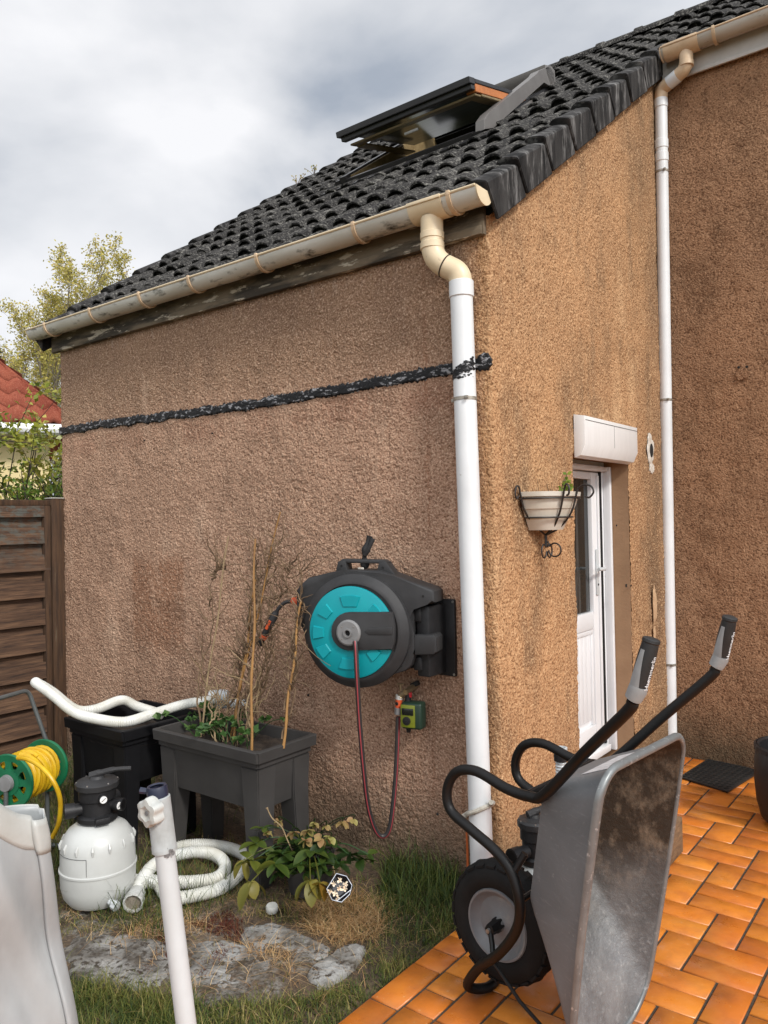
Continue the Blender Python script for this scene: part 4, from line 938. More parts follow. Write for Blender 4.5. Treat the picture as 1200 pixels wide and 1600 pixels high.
# far blue-ish low roof seen right of the bush
# ================================================================== TREES
def branch_tree(name, label, cat, base, H, spread, seed, barkm, leafm, leafn, leafsz, trunks=1, group=None, up_=.75, lvl=4, r0=.09, lean=(0, 0), crownlo=.25, kids=(4, 6)):
    R = random.Random(seed); tr = thing(name, label, cat, base, group); bm = NB(); tips = []
    def grow(p, d, L, r, lv):
        pts = [p.copy()]; rr = [r]; n = 5; dd = d.copy()
        for i in range(n):
            dd = (dd+Vector((R.gauss(0, .10), R.gauss(0, .10), R.gauss(0, .05)+.05*up_))).normalized(); pts.append(pts[-1]+dd*L/n); rr.append(max(.0025, r*(1-.75*(i+1)/n)))
        tube(bm, pts, rr, 5 if lv < lvl else 6, caps=(False, False))
        if lv == 0:
            for q in pts[1:]: tips.append((q, dd))
            return
        if lv == 1:
            for q in pts[2:]: tips.append((q, dd))
        k = R.randint(*kids)+(3 if lv == lvl else 0)
        for i in range(k):
            s = crownlo+(1-crownlo)*(i+R.random()*.7)/k if lv == lvl else .3+.7*(i+.5)/k
            s = min(s, .97); j = min(int(s*n), n-1); q = pts[j].lerp(pts[j+1], s*n-j)
            a = R.uniform(0, 2*PI); side = Vector((math.cos(a), math.sin(a), 0)); nd = (dd*up_+side*spread*R.uniform(.6, 1.2)+Vector((0, 0, .25))).normalized()
            grow(q, nd, L*R.uniform(.34, .52)*(1.15-s*.5), rr[j]*.55, lv-1)
    for t in range(trunks):
        a = R.uniform(0, 2*PI); o_ = Vector((math.cos(a), math.sin(a), 0))*(.0 if trunks == 1 else .35)
        d = (Vector((lean[0], lean[1], 1))+o_*.25).normalized(); grow(Vector(base)+o_-Vector((0, 0, .1)), d, H*R.uniform(.82, 1), r0*R.uniform(.8, 1.1), lvl)
    tk = obj('trunk', bm, barkm, tr)
    sv = rnd.getstate(); rnd.seed(seed)
    def f(i):
        q, d = R.choice(tips); return (q+Vector((R.gauss(0, .09), R.gauss(0, .09), R.gauss(0, .09)))*H/8, Vector((R.gauss(0, 1), R.gauss(0, 1), R.gauss(0, .7))), R.uniform(.6, 1.3), min(1, max(0, R.gauss(.5, .22))))
    leaves(leafn, f, leafsz, leafm, 'crown', tr); rnd.setstate(sv)
    return tr
def gp(x, D): p = ad(x, 818, D); return Vector((p.x, p.y, 0))
branch_tree('spring_tree', 'tall thin tree with sparse yellow green leaves, leftmost behind the red roof', 'tree', gp(4, 21), 7.7, .60, 11, M['bark'], M['leaf_spring'], 15000, .046, 2, 'sparse trees behind the houses', r0=.11)
branch_tree('spring_tree', 'tall airy tree with young yellow leaves rising above the red roof end', 'tree', gp(66, 22), 7.6, .58, 23, M['bark'], M['leaf_spring'], 15000, .046, 2, 'sparse trees behind the houses', r0=.10)
branch_tree('spring_tree', 'sparse budding tree showing just above the left end of the roof gutter', 'tree', gp(122, 23), 7.3, .58, 31, M['bark'], M['leaf_spring'], 9000, .046, 2, 'sparse trees behind the houses', r0=.09)
branch_tree('spring_tree', 'slender yellow green tree standing between the tall leftmost one and the roof end', 'tree', gp(38, 25), 8.0, .6, 47, M['bark'], M['leaf_spring'], 11000, .050, 2, 'sparse trees behind the houses', r0=.09)
# dark conifer
def conifer():
    b = gp(-22, 19); t = thing('conifer', 'dark evergreen tree cut by the left edge of the picture', 'tree', b); bm = NB(); tube(bm, [b, b+Vector((0, 0, 7))], [.14, .03], 8); obj('trunk', bm, M['bark_dark'], t)
    R = random.Random(5)
    def f(i):
        z = R.uniform(1.2, 7.0); rr = (7.3-z)*.19*math.sqrt(R.random()); a = R.uniform(0, 2*PI); k = .7+.3*math.sin(z*7+a*3)
        return (b+Vector((math.cos(a)*rr*k, math.sin(a)*rr*k, z)), Vector((math.cos(a), math.sin(a), -.3)), R.uniform(.6, 1.4), R.random())
    leaves(5200, f, .085, M['needle'], 'crown', t, 2.2)
conifer()
# bushes behind the fence
def bush(name, label, c, rx, rz, n, size, m, seed, elong=2.0, nb=16, group=None):
    R = random.Random(seed); c = Vector(c); t = thing(name, label, 'bush', (c.x, c.y, 0), group); bm = NB(); tips = []
    for i in range(nb):
        a = R.uniform(0, 2*PI); e_ = R.uniform(.2, 1.35); d = Vector((math.cos(a)*math.cos(e_), math.sin(a)*math.cos(e_), math.sin(e_)))
        end = Vector((c.x, c.y, c.z))+Vector((d.x*rx, d.y*rx, d.z*rz))*R.uniform(.75, 1.15)
        b0 = Vector((c.x+R.gauss(0, .1), c.y+R.gauss(0, .1), 0)); mid = b0.lerp(end, .5)+Vector((R.gauss(0, .12), R.gauss(0, .12), R.gauss(.1, .1)))
        pts = spline([b0, mid, end], 7); tube(bm, pts, [.022*(1-.85*k/(len(pts)-1)) for k in range(len(pts))], 5, caps=(False, False))
        tips += pts[6:]
        for k in range(5):
            q = pts[R.randint(5, len(pts)-1)]; e2_ = q+Vector((R.gauss(0, .2), R.gauss(0, .2), R.gauss(.12, .15))); sp = [q, q.lerp(e2_, .5), e2_]; tube(bm, sp, [.006, .004, .002], 4, caps=(False, False)); tips += [sp[1], e2_, e2_]
    obj('stems', bm, M['bark_dark'], t)
    def f(i):
        q = R.choice(tips); cl = noise.noise(q*2.5)
        return (q+Vector((R.gauss(0, .05), R.gauss(0, .05), R.gauss(0, .05))), Vector((R.gauss(0, 1), R.gauss(0, 1), R.gauss(.5, .7))), R.uniform(.6, 1.3), min(1, max(0, .5+cl*.5+R.gauss(0, .18)+(q.z-c.z)/rz*.2)))
    leaves(n, f, size, m, 'foliage', t, elong, curl=.12)
def bp(x, y, D): return ad(x, y, D)
bush('laurel_bush', 'tall leafy bush with broad yellow green leaves above the fence', bp(-6, 745, 7.0), .62, .62, 5000, .034, M['leaf_laurel'], 3)
bush('laurel_bush', 'low bush with small pale leaves over the fence beside the house corner', bp(66, 800, 7.2), .40, .36, 1600, .034, M['leaf_laurel'], 8, nb=12)
bush('leafy_shrub', 'bright green low shrub just over the fence top', bp(48, 800, 6.6), .5, .32, 2200, .022, M['leaf_green'], 14, nb=14)

# ================================================================== WALL HOSE REEL
an = math.radians(17); hn = Vector((math.sin(an), -math.cos(an), 0)); HP = Vector((-.37, -.215, 1.1))
def H(x, y, d=0): return apl(440+x/4.138, 830+y/4.138, HP, hn)+hn*d
reel = thing('wall_hose_reel', 'dark grey and teal automatic hose reel hanging on the wall bracket', 'hose reel', (-.7, -.2, 1.1))
body = [(92, 385), (110, 355), (170, 300), (330, 262), (400, 250), (640, 255), (730, 292), (960, 372), (985, 392), (990, 462), (940, 476), (835, 492), (845, 560), (842, 676), (905, 690), (862, 712), (862, 800), (840, 868), (800, 905), (690, 935), (560, 968), (478, 986), (468, 1003), (455, 985), (360, 955), (255, 885), (190, 795), (160, 680), (128, 582), (92, 548)]
bm = NB(); prism(bm, [H(x, y, 0) for x, y in body], -hn*.15, .012); hs = obj('housing', bm, M['grey_plastic'], reel)
def Hdisc(bm, cx, cy, prof, seg=64):
    c = H(cx, cy, 0); u_ = Vector((hn.y*-1, hn.x, 0)).normalized(); v_ = Vector((0, 0, 1)); rs = []
    for r, d in prof: rs.append([c+(u_*math.cos(2*PI*k/seg)+v_*math.sin(2*PI*k/seg))*r+hn*d for k in range(seg)])
    rings(bm, rs, caps=(False, True)); bmesh.ops.recalc_face_normals(bm, faces=bm.faces)
pxm = (H(745, 645)-H(195, 645)).length/550
bm = NB(); Hdisc(bm, 488, 640, [(340*pxm, 0), (336*pxm, .02), (300*pxm, .040), (284*pxm, .046), (279*pxm, .046), (277*pxm, .036), (.01, .036)]); obj('drum_cover', bm, M['grey_plastic'], reel, 30)
bm = NB(); Hdisc(bm, 470, 645, [(272*pxm, .037), (270*pxm, .044), (262*pxm, .047), (120*pxm, .052), (.01, .052)]); disc = obj('disc', bm, M['teal'], reel, 30)
# raised trapezoid pads on the disc
def pad(pts, m=M['teal'], d0=.046, d1=.058, t=.86):
    bm = NB(); prism(bm, [H(x, y, d0) for x, y in pts], hn*(d1-d0), .0, t); return bm
def sector(a0, a1, r0, r1, cx=470, cy=645, n=6):
    P = []
    for k in range(n+1): a = a0+(a1-a0)*k/n; P.append((cx+r1*math.cos(a), cy-r1*math.sin(a)))
    P += [(cx+r0*math.cos(a1), cy-r0*math.sin(a1)), (cx+r0*math.cos(a0), cy-r0*math.sin(a0))]; return P
for a in (90, 40, 140, 180, 215, 268, 318):
    w_ = 17 if a in (90, 268) else 11
    obj('raised_pad', pad(sector(math.radians(a-w_), math.radians(a+w_), 165, 238), d0=.0465, d1=.0555), M['teal'], disc)
bm = NB(); pl_ = []
for k in range(13): a = PI/2+PI*k/12; pl_.append((470+112*math.cos(a), 635-122*math.sin(a)))
pl_ += [(745, 752), (762, 700), (762, 600), (745, 512)]
prism(bm, [H(x, y, .040) for x, y in pl_], hn*.028, .005); obj('cover_plate', bm, M['grey_plastic'], reel)
bm = NB(); prism(bm, [H(x, y, .068) for x, y in ((575, 632), (600, 612), (750, 608), (750, 655), (600, 655))], hn*.004, .0015); obj('plate_rib', bm, M['grey_plastic'], reel)
bm = NB(); Hdisc(bm, 472, 643, [(77*pxm, .066), (76*pxm, .075), (66*pxm, .080), (26*pxm, .080), (26*pxm, .088), (18*pxm, .088), (17*pxm, .075), (.001, .075)], 40)
hub = obj('hub', bm, M['hub_grey'], reel, 30)
for a in (45, 135, 225, 315):
    bm = NB(); p = H(472+55*math.cos(math.radians(a)), 643+55*math.sin(math.radians(a)), .080); lathe(bm, [(.0035, 0), (.003, .002)], p, hn, 8); obj('screw', bm, M['steel'], hub)
bm = NB(); Hdisc(bm, 472, 643, [(17*pxm, .0752), (.001, .0765)], 20); obj('hub_hole', bm, M['dark_hole'], hub)
# carrying handle
hd = NB()
for pg in ([(330, 270), (345, 198), (395, 190), (412, 275)], [(596, 275), (612, 205), (660, 200), (722, 292)]): prism(hd, [H(x, y, -.03) for x, y in pg], -hn*.07, .006)
prism(hd, [H(x, y, -.035) for x, y in [(352, 196), (372, 182), (640, 188), (668, 206), (656, 214), (360, 208)]], -hn*.06, .005); obj('handle', hd, M['grey_plastic'], reel)
for x, y in ((128, 382), (915, 420), (640, 238), (370, 226), (775, 870)):
    bm = NB(); lathe(bm, [(.0055, 0), (.005, .0016)], H(x, y, .0005 if y > 260 else -.029), hn, 10); obj('screw_recess', bm, M['dark_hole'], reel)
# arms and wall bracket
br = NB()
for (pg, d0, d1) in (([(860, 672), (985, 670), (1002, 690), (1002, 782), (985, 796), (862, 800)], .005, -.10),):
    prism(br, [H(x, y, d0) for x, y in pg], hn*(d1-d0), .006)
obj('lower_arm', br, M['grey_plastic'], reel)
bp_ = NB(); xa, xb = ay(672, 935, 0).x, ay(711, 990, 0).x
box(bp_, (-.345, -.020, .915), (-.214, -.002, 1.270), .005)
box(bp_, (-.330, -.16, .93), (-.262, -.021, 1.25), .008)
wb_ = obj('wall_bracket', bp_, M['black_plastic'], reel)
for z in (.925, 1.258):
    for x in (-.222,):
        bm = NB(); lathe(bm, [(.006, 0), (.005, .003)], (x, -.020, z), (0, -1, 0), 10); obj('bolt', bm, M['steel'], wb_)
for zc in (1.205, .985):
    bm = NB()
    for k in range(4): box(bm, (-.425, -.165, zc+k*.013-.02), (-.331, -.045, zc+k*.013-.013), .002)
    box(bm, (-.345, -.17, zc-.028), (-.30, -.04, zc+.034), .006)
    obj('hinge_block', bm, M['black_plastic'], wb_)
bm = NB(); tube(bm, [H(878, 480, -.06), H(876, 690, -.06)], .008, 10); obj('hinge_pin', bm, M['steel'], reel)
# outlet, short hose and spray nozzle
n0_ = apl(461, 941, HP, hn)+hn*-.05; n1_ = apl(449, 941, HP, hn)+hn*-.05
bm = NB(); tube(bm, [n0_, n0_.lerp(n1_, .4), n1_], [.020, .022, .017], 16); obj('hose_stop', bm, M['orange_plastic'], reel)
def hpt(x, y, d=-.05): return apl(x, y, HP, hn)+hn*d
pts = spline([hpt(450, 941), hpt(438, 943), hpt(428, 952), hpt(422, 963)], 6)
bm = NB(); tube(bm, pts, .0095, 12); obj('hose_end', bm, M['grey_plastic'], reel)
a_, b_ = hpt(424, 958), hpt(397, 1010)
nz_ = NB(); tube(nz_, [a_.lerp(b_, s) for s in (0, .1, .3, .5, .68, .72)], [.014, .019, .020, .018, .017, .016], 14)
nzl = obj('nozzle', nz_, M['grey_plastic'], reel)
bm = NB(); tube(bm, [a_.lerp(b_, .70), a_.lerp(b_, .80)], .0195, 14); obj('collar', bm, M['orange_plastic'], nzl)
bm = NB(); tube(bm, [a_.lerp(b_, .80), a_.lerp(b_, 1.0)], [.0165, .0150], 14); obj('tip', bm, M['black_plastic'], nzl)
bm = NB(); tube(bm, [a_.lerp(b_, .25)+hn*.014, a_.lerp(b_, .5)+hn*.014], .009, 8); obj('grip_inlay', bm, M['orange_plastic'], nzl)
# strap knotted over the handle
bm = NB(); sp = spline([hpt(562, 888, -.07), hpt(563, 872, -.05), hpt(566, 858, -.05), hpt(570, 838, -.06)], 6); tube(bm, sp, [.016+.006*math.sin(i*.7) for i in range(len(sp))], 8)
sp = spline([hpt(565, 868, -.04), hpt(572, 855, -.04), hpt(577, 842, -.05)], 6); tube(bm, sp, .011, 8)
bmesh.ops.scale(bm, verts=bm.verts, vec=(1, .999, 1)); strap = obj('strap', bm, M['strap_black'], None, loc=tuple(hpt(566, 860, -.05))); tag(strap, 'black fabric strap knotted round the handle of the hose reel', 'strap')
bm = NB(); c = hpt(560, 889, -.03); box(bm, c-Vector((.016, .004, .004)), c+Vector((.016, .004, .005)), .002); obj('clip', bm, M['plaster'], strap)
# striped feed hose
hp_ = [(555, 1002, -.345), (556, 1015, -.35), (558, 1060, -.345), (562, 1130, -.31), (568, 1200, -.27), (575, 1258, -.22), (586, 1295, -.18), (598, 1307, -.15), (609, 1293, -.13), (616, 1240, -.115), (620, 1180, -.105), (622, 1120, -.10)]
fh = spline([ay(x, y, Y) for x, y, Y in hp_], 8)
fh = resamp(fh, .012); V = []; F = []; A = []; sg = 14
nn_, bb_ = None, None; n_ = Vector((1, 0, 0)); HR = .0115
for i, p in enumerate(fh):
    t = (fh[min(i+1, len(fh)-1)]-fh[max(0, i-1)]).normalized(); n_ = (n_-t*n_.dot(t)).normalized(); b_2 = t.cross(n_)
    for k in range(sg):
        a = 2*PI*k/sg; V.append(tuple(p+(n_*math.cos(a)+b_2*math.sin(a))*HR)); A.append(.75 if k in (2, 10) else (.62 if k in (3, 9) else 0))
for i in range(len(fh)-1):
    for k in range(sg): F.append((i*sg+k, i*sg+(k+1) % sg, (i+1)*sg+(k+1) % sg, (i+1)*sg+k))
pydata('feed_hose', V, F, M['hose_red'], reel, smooth=True, attr=A)
# ================================================================== TAP + TIMER
tp = thing('garden_tap', 'small brass tap on the wall below the hose reel with an orange hose connector', 'tap', (-.49, 0, .83))
bm = NB(); a = ay(650, 1071, -.005); b = ay(633, 1082, -.10); tube(bm, [a, a.lerp(b, .5), b], [.016, .013, .015], 12); tube(bm, [b, ay(626, 1086, -.10)+Vector((0, 0, 0)), ay(626, 1090, -.10)], [.012, .014, .014], 12); obj('spout', bm, M['brass'], tp)
bm = NB(); a = ay(649, 1069, -.02); box(bm, a-Vector((.024, .012, .012)), a+Vector((.022, .012, .012)), .005, Matrix.Rotation(-.45, 3, 'Y')); obj('tap_handle', bm, M['black_plastic'], tp)
bm = NB(); a = ay(626, 1069, -.10); box(bm, a-Vector((.018, .006, .004)), a+Vector((.018, .006, .004)), .002); tube(bm, [a, a-Vector((0, 0, .03))], .006, 8); obj('lever', bm, M['brass'], tp)
cx_ = ay(624, 1086, -.10); c3_ = ay(622, 1114, -.10)
cn = NB(); tube(cn, [cx_, cx_.lerp(c3_, .22)], .0175, 16); obj('connector_ring', cn, M['cap_white'], tp)
bm = NB(); tube(bm, [cx_.lerp(c3_, .22), cx_.lerp(c3_, .68)], .0165, 16); oc = obj('connector', bm, M['orange_plastic'], tp)
bm = NB(); lathe(bm, [(.009, 0), (.008, .002)], cx_.lerp(c3_, .45)+Vector((0, -.0155, 0)), (0, -1, 0), 12); obj('connector_dot', bm, M['black_plastic'], oc)
bm = NB(); tube(bm, [cx_.lerp(c3_, .68), cx_.lerp(c3_, 1.05)], [.0185, .0175], 16); obj('connector_nut', bm, M['hub_grey'], tp)
bm = NB(); a = ay(640, 1086, -.07); lathe(bm, [(.010, -.01), (.012, 0), (.010, .014)], a, (0, 0, 1), 12); obj('valve_knob', bm, M['red'], tp)
tm = thing('water_timer', 'dark green watering timer with a lime display face on the wall tap', 'water timer', ay(645, 1116, -.07))
rot = Matrix.Rotation(math.radians(12), 3, 'Z'); cc = ay(646, 1117, -.075)
bm = NB(); box(bm, cc-Vector((.052, .030, .062)), cc+Vector((.052, .036, .062)), .012, rot, cc, 3); obj('case', bm, M['timer_green'], tm)
bm = NB(); p = cc; box(bm, p+Vector((-.050, -.034, -.052)), p+Vector((.022, -.0305, .052)), .003, rot, cc); fc = obj('face', bm, M['timer_lime'], tm)
bm = NB(); box(bm, p+Vector((-.043, -.0375, .005)), p+Vector((.015, -.0345, .036)), .002, rot, cc); obj('display', bm, M['screen'], fc)
bm = NB(); q = rot @ Vector((-.020, -.034, -.022)); lathe(bm, [(.020, 0), (.019, .006), (.007, .007), (.007, .013), (.001, .013)], cc+q, rot @ Vector((0, -1, 0)), 20); obj('dial', bm, M['black_plastic'], fc)
bm = NB(); tube(bm, [cc+Vector((-.03, 0, -.058)), cc+Vector((-.03, 0, -.085))], [.014, .010], 12); tube(bm, [cc+Vector((-.03, 0, .05)), cc+Vector((-.03, 0, .095))], [.016, .012], 12); obj('coupling', bm, M['black_plastic'], tm)

# ================================================================== WHEELBARROW
TH = .105; WW = Vector((math.sin(TH), math.cos(TH), 0)); WX = Vector((math.cos(TH), -math.sin(TH), 0)); WO = Vector((.357, -.68, 0))
def B(x, z, w): return WO+WX*x+Vector((0, 0, z))+WW*w
barrow = thing('wheelbarrow', 'galvanised wheelbarrow stood upright on its nose with black tube handles', 'wheelbarrow', WO)
half = [(.655, 1.150, .285), (.635, 1.118, .28), (.490, .975, .25), (.335, .815, .212), (.275, .792, .203), (.186, .797, .2), (.075, .826, .2), (-.005, .808, .2), (-.047, .745, .2), (-.037, .677, .2), (.045, .635, .2), (.144, .590, .2), (.203, .538, .2), (.229, .450, .2), (.200, .355, .18), (.112, .239, .15), (.011, .147, .12), (-.058, .055, .10), (-.055, .026, .07), (-.035, .018, .03), (-.03, .018, 0)]
full = [B(x, z, -w) for x, z, w in half] + [B(x, z, w) for x, z, w in half[::-1][1:]]
bm = NB(); tube(bm, spline(full, 5), .0165, 16); fr = obj('frame', bm, M['tube_black'], barrow)
# grips
def grip(sgn):
    a = B(.640, 1.130, sgn*.283); b = B(.668, 1.178, sgn*.286); c = B(.703, 1.305, sgn*.277)
    pts = spline([b, b.lerp(c, .35), b.lerp(c, .7), c], 5)
    bm = NB(); n = len(pts); tube(bm, pts, [.0215+.0025*math.sin(PI*i/(n-1)) for i in range(n)], 20); 
    d = (c-b).normalized(); lathe(bm, [(.0215, 0), (.0235, .003), (.0225, .010), (.018, .0125), (.001, .013)], c, d, 20)
    g = obj('grip', bm, M['grip_black'], barrow)
    bm = NB(); tube(bm, [a.lerp(b, .55), b.lerp(c, .02), b.lerp(c, .10)], [.0225, .0250, .0238], 20); obj('cuff', bm, M['grip_grey'], g)
    # pale inlay strip on the side facing the photographer's left
    side = (-cr*.86-cf*.5).normalized(); side = (side-d*side.dot(d)).normalized(); tn = d.cross(side)
    V = []; F = []; m_n = 14
    for i in range(m_n+1):
        s = .06+.80*i/m_n; wd = .62*(1-s)**1.6+.27; cpt = b.lerp(c, s); R0 = .0215+.0025*math.sin(PI*s)+.0012
        for k in range(5):
            a2 = (k/4-.5)*2*wd*.9; V.append(tuple(cpt+(side*math.cos(a2)+tn*math.sin(a2))*R0))
    for i in range(m_n):
        for k in range(4): q = i*5+k; F.append((q, q+1, q+6, q+5))
    pydata('inlay', V, F, M['grip_grey'], g, smooth=True)
    # lettering along the grip
    cu_ = bpy.data.curves.new('lettering', 'FONT'); cu_.body = 'Haemmerlin'; cu_.size = .0185; cu_.extrude = .0004; cu_.align_x = 'LEFT'; cu_.align_y = 'CENTER'
    to = bpy.data.objects.new('lettering', cu_); dg = bpy.context.evaluated_depsgraph_get(); COL.objects.link(to); dg.update()
    me = bpy.data.meshes.new_from_object(to.evaluated_get(bpy.context.evaluated_depsgraph_get())); COL.objects.unlink(to); bpy.data.objects.remove(to)
    face = (cr*.55-cf*.83).normalized(); face = (face-d*face.dot(d)).normalized(); yv = face.cross(d)
    off = root(g); n_v = len(me.vertices); co = np.zeros(n_v*3); me.vertices.foreach_get('co', co); co = co.reshape(-1, 3); out = []
    for x, y, z in co:
        cpt = b+d*(.010+x); R0 = .0243; ang = y/R0
        out.append(cpt+(face*math.cos(ang)+yv*math.sin(ang))*(R0+z)-off)
    me.vertices.foreach_set('co', np.array([tuple(v) for v in out]).ravel()); me.update(); me.materials.clear(); me.materials.append(M['text_white'])
    lo = bpy.data.objects.new('lettering', me); COL.objects.link(lo); lo.parent = g
grip(-1); grip(1)
# wheel
wc = B(.025, .257, 0); whl = NB()
TR, TW = .203, .050
prof = []
for k in range(17):
    a = -PI*.62+PI*1.24*k/16; prof.append((TR-.052+.052*math.cos(a), TW*math.sin(a)*1.02))
prof = [(.116, -.036)] + prof + [(.116, .036)]
sg = 72; n, b = WX, Vector((0, 0, 1)); rs = []
for r, h in prof: rs.append([wc+WW*h+(n*math.cos(2*PI*k/sg)+b*math.sin(2*PI*k/sg))*(r+(.0035 if (k % 3 == 0 and r > .19) else 0)) for k in range(sg)])
rings(whl, rs, caps=(False, False)); bmesh.ops.recalc_face_normals(whl, faces=whl.faces); wheel = obj('wheel', whl, M['rubber'], barrow, 25)
wheel.name = 'wheel'
bm = NB()
lugs = 26
for k in range(lugs):
    for sg_ in (-1, 1):
        a = 2*PI*(k+(.5 if sg_ > 0 else 0))/lugs; rad = n*math.cos(a)+b*math.sin(a); tg = -n*math.sin(a)+b*math.cos(a)
        c = wc+rad*(TR-.004)+WW*(sg_*.022)
        v = [bm.verts.new(c+tg*x*.017+WW*(y*.019)+rad*z*.004-rad*(abs(y*sg_+1)*.005 if y*sg_ > 0 else 0)) for x in (-1, 1) for y in (-1, 1) for z in (-1, 1)]
        for q in ((0, 1, 3, 2), (4, 6, 7, 5), (0, 4, 5, 1), (2, 3, 7, 6), (0, 2, 6, 4), (1, 5, 7, 3)): bm.faces.new([v[i] for i in q])
obj('tread', bm, M['rubber'], wheel)
bm = NB(); lathe(bm, [(.020, -.050), (.022, -.028), (.05, -.020), (.086, -.018), (.102, -.030), (.110, -.044), (.117, -.045), (.120, -.038), (.116, -.034), (.116, .034), (.120, .038), (.117, .045), (.110, .044), (.102, .030), (.086, .018), (.05, .020), (.022, .028), (.020, .050)], wc, WW, 56); obj('rim', bm, M['rim_grey'], wheel, 30)
bm = NB(); lathe(bm, [(.012, -.085), (.019, -.083), (.021, -.055), (.024, -.050), (.024, .050), (.021, .055), (.019, .083), (.012, .085)], wc, WW, 6); obj('hub', bm, M['tube_black'], wheel)
bm = NB(); lathe(bm, [(.007, -.094), (.008, -.088), (.008, .088), (.007, .094)], wc, WW, 12); obj('axle', bm, M['steel'], wheel)
for s in (-1, 1):
    for pts_, r_ in (([wc+WW*s*.078, B(.045, .22, s*.095), B(.070, .185, s*.125)], .009), ([B(.075, .195, s*.135), B(.18, .11, s*.14), B(.27, .06, s*.14)], .006), ([B(.20, .53, s*.2), B(.235, .60, s*.175)], .012)):
        bm = NB(); tube(bm, pts_, r_, 8); obj('brace', bm, M['tube_black'], barrow)
for (x_, z_) in ((.27, .80), (.215, .45)):
    bm = NB(); tube(bm, [B(x_, z_, -.2), B(x_, z_, .2)], .010, 8); obj('cross_bar', bm, M['tube_black'], barrow)
# tray: loft from floor outline to rim outline, with wall thickness
def outline(zl, zh, wl, wh, rl, rh_, n=8):
    """rounded quad in (z,w): zl/wl nose end, zh/wh handle end; same vertex count for every ring"""
    P = []
    def arc(cz, cw, r, a0, a1):
        for k in range(n+1): a = a0+(a1-a0)*k/n; P.append((cz+r*math.sin(a), cw+r*math.cos(a)))
    arc(zh-rh_, wh-rh_, rh_, 0, PI/2); arc(zh-rh_, -wh+rh_, rh_, PI/2, PI); arc(zl+rl, -wl+rl, rl, PI, 1.5*PI); arc(zl+rl, wl-rl, rl, 1.5*PI, 2*PI)
    Q = []
    for i in range(len(P)):
        a, b = P[i], P[(i+1) % len(P)]; L = math.dist(a, b); m = max(1, 1)
        Q.append(a)
        if i % (n+1) == n:
            for k in range(1, 10): Q.append((a[0]+(b[0]-a[0])*k/10, a[1]+(b[1]-a[1])*k/10))
    return Q
def trayring(t, off=0):
    # t 0 floor .. 1 rim
    e_ = t
    zl = .43+(.012-.43)*e_; zh = .832+(.930-.832)*e_
    wl = .165+(.235-.165)*e_; wh = .185+(.268-.185)*e_
    rl = .05+(.13-.05)*e_; rh_ = .045+(.075-.045)*e_
    o_ = outline(zl+off, zh-off, wl-off, wh-off, rl, rh_)
    out = []
    for z, w in o_:
        bulge = .018*math.sin(PI*min(1, max(0, (z-.0)/.9)))*t if abs(w) > .1 else 0
        w_ = w+math.copysign(bulge, w)
        u = (z-zl)/(zh-zl)
        xf = .236+(.316-.236)*((z-.43)/(.832-.43) if z > .43 else 0)      # floor plane
        xr = .405+(.558-.405)*(z/.93)                                      # rim plane
        out.append((xf*(1-t)+xr*t+off*(1-t)*1.0, z, w_))
    return out
ts = [0, .04, .10, .2, .35, .5, .65, .8, .92, 1.0]
def tf(t): return t
bm = NB(); rs = []
# floor centre
def cen(t): return trayring(t)
fl = trayring(0); cz = sum(p[1] for p in fl)/len(fl)
rs_out = [[B(*p) for p in trayring(t)] for t in ts]
rs_in = [[B(*p) for p in trayring(t, .004)] for t in ts]
def shrink(r, s, dx=0):
    c = sum(r, Vector())/len(r); return [c+(p-c)*s+WX*dx for p in r]
Vo = rings(bm, [shrink(rs_out[0], .9)]+rs_out, caps=(True, False))
bmesh.ops.recalc_face_normals(bm, faces=bm.faces)
tray = obj('tray', bm, M['tray_out'], barrow, 50)
bm = NB(); rings(bm, [shrink(rs_in[0], .9)]+rs_in, caps=(True, False)); bmesh.ops.recalc_face_normals(bm, faces=bm.faces); bmesh.ops.reverse_faces(bm, faces=bm.faces); obj('tray_inside', bm, M['tray_in'], tray, 50)
bm = NB(); rimp = [B(*p) for p in trayring(1.0)]; c = sum(rimp, Vector())/len(rimp); rs = []
for i, p in enumerate(rimp):
    q = rimp[(i+1) % len(rimp)]; pr_ = rimp[i-1]; t = (q-pr_).normalized(); outw = (p-c)-WX*(p-c).dot(WX); outw = (outw-t*outw.dot(t)).normalized()
    rs.append([p+outw*a+WX*b2 for a, b2 in ((-.004, -.003), (-.005, .004), (0, .009), (.012, .008), (.018, .002), (.017, -.008), (.012, -.009), (.011, -.001))])
rings(bm, rs, closed=True); bmesh.ops.recalc_face_normals(bm, faces=bm.faces); obj('rim', bm, M['tray_rim'], tray, 60)
# sticker on the end wall
V = []; F = []
r0, r1 = trayring(.45), trayring(.86)
idx = [i for i, p in enumerate(r0) if p[1] > .80 and abs(p[2]) < .17]
def endpt(t, w):
    zh = .832+(.930-.832)*t; z = zh; xf = .236+(.316-.236)*((z-.43)/(.832-.43)); xr = .405+(.558-.405)*(z/.93); return B(xf*(1-t)+xr*t, z+.0015, w)
for i in range(5):
    for j in range(7): V.append(tuple(endpt(.42+.44*i/4, -.15+.24*j/6)))
for i in range(4):
    for j in range(6): a = i*7+j; F.append((a, a+1, a+8, a+7))
pydata('sticker', V, F, M['sticker'], tray)

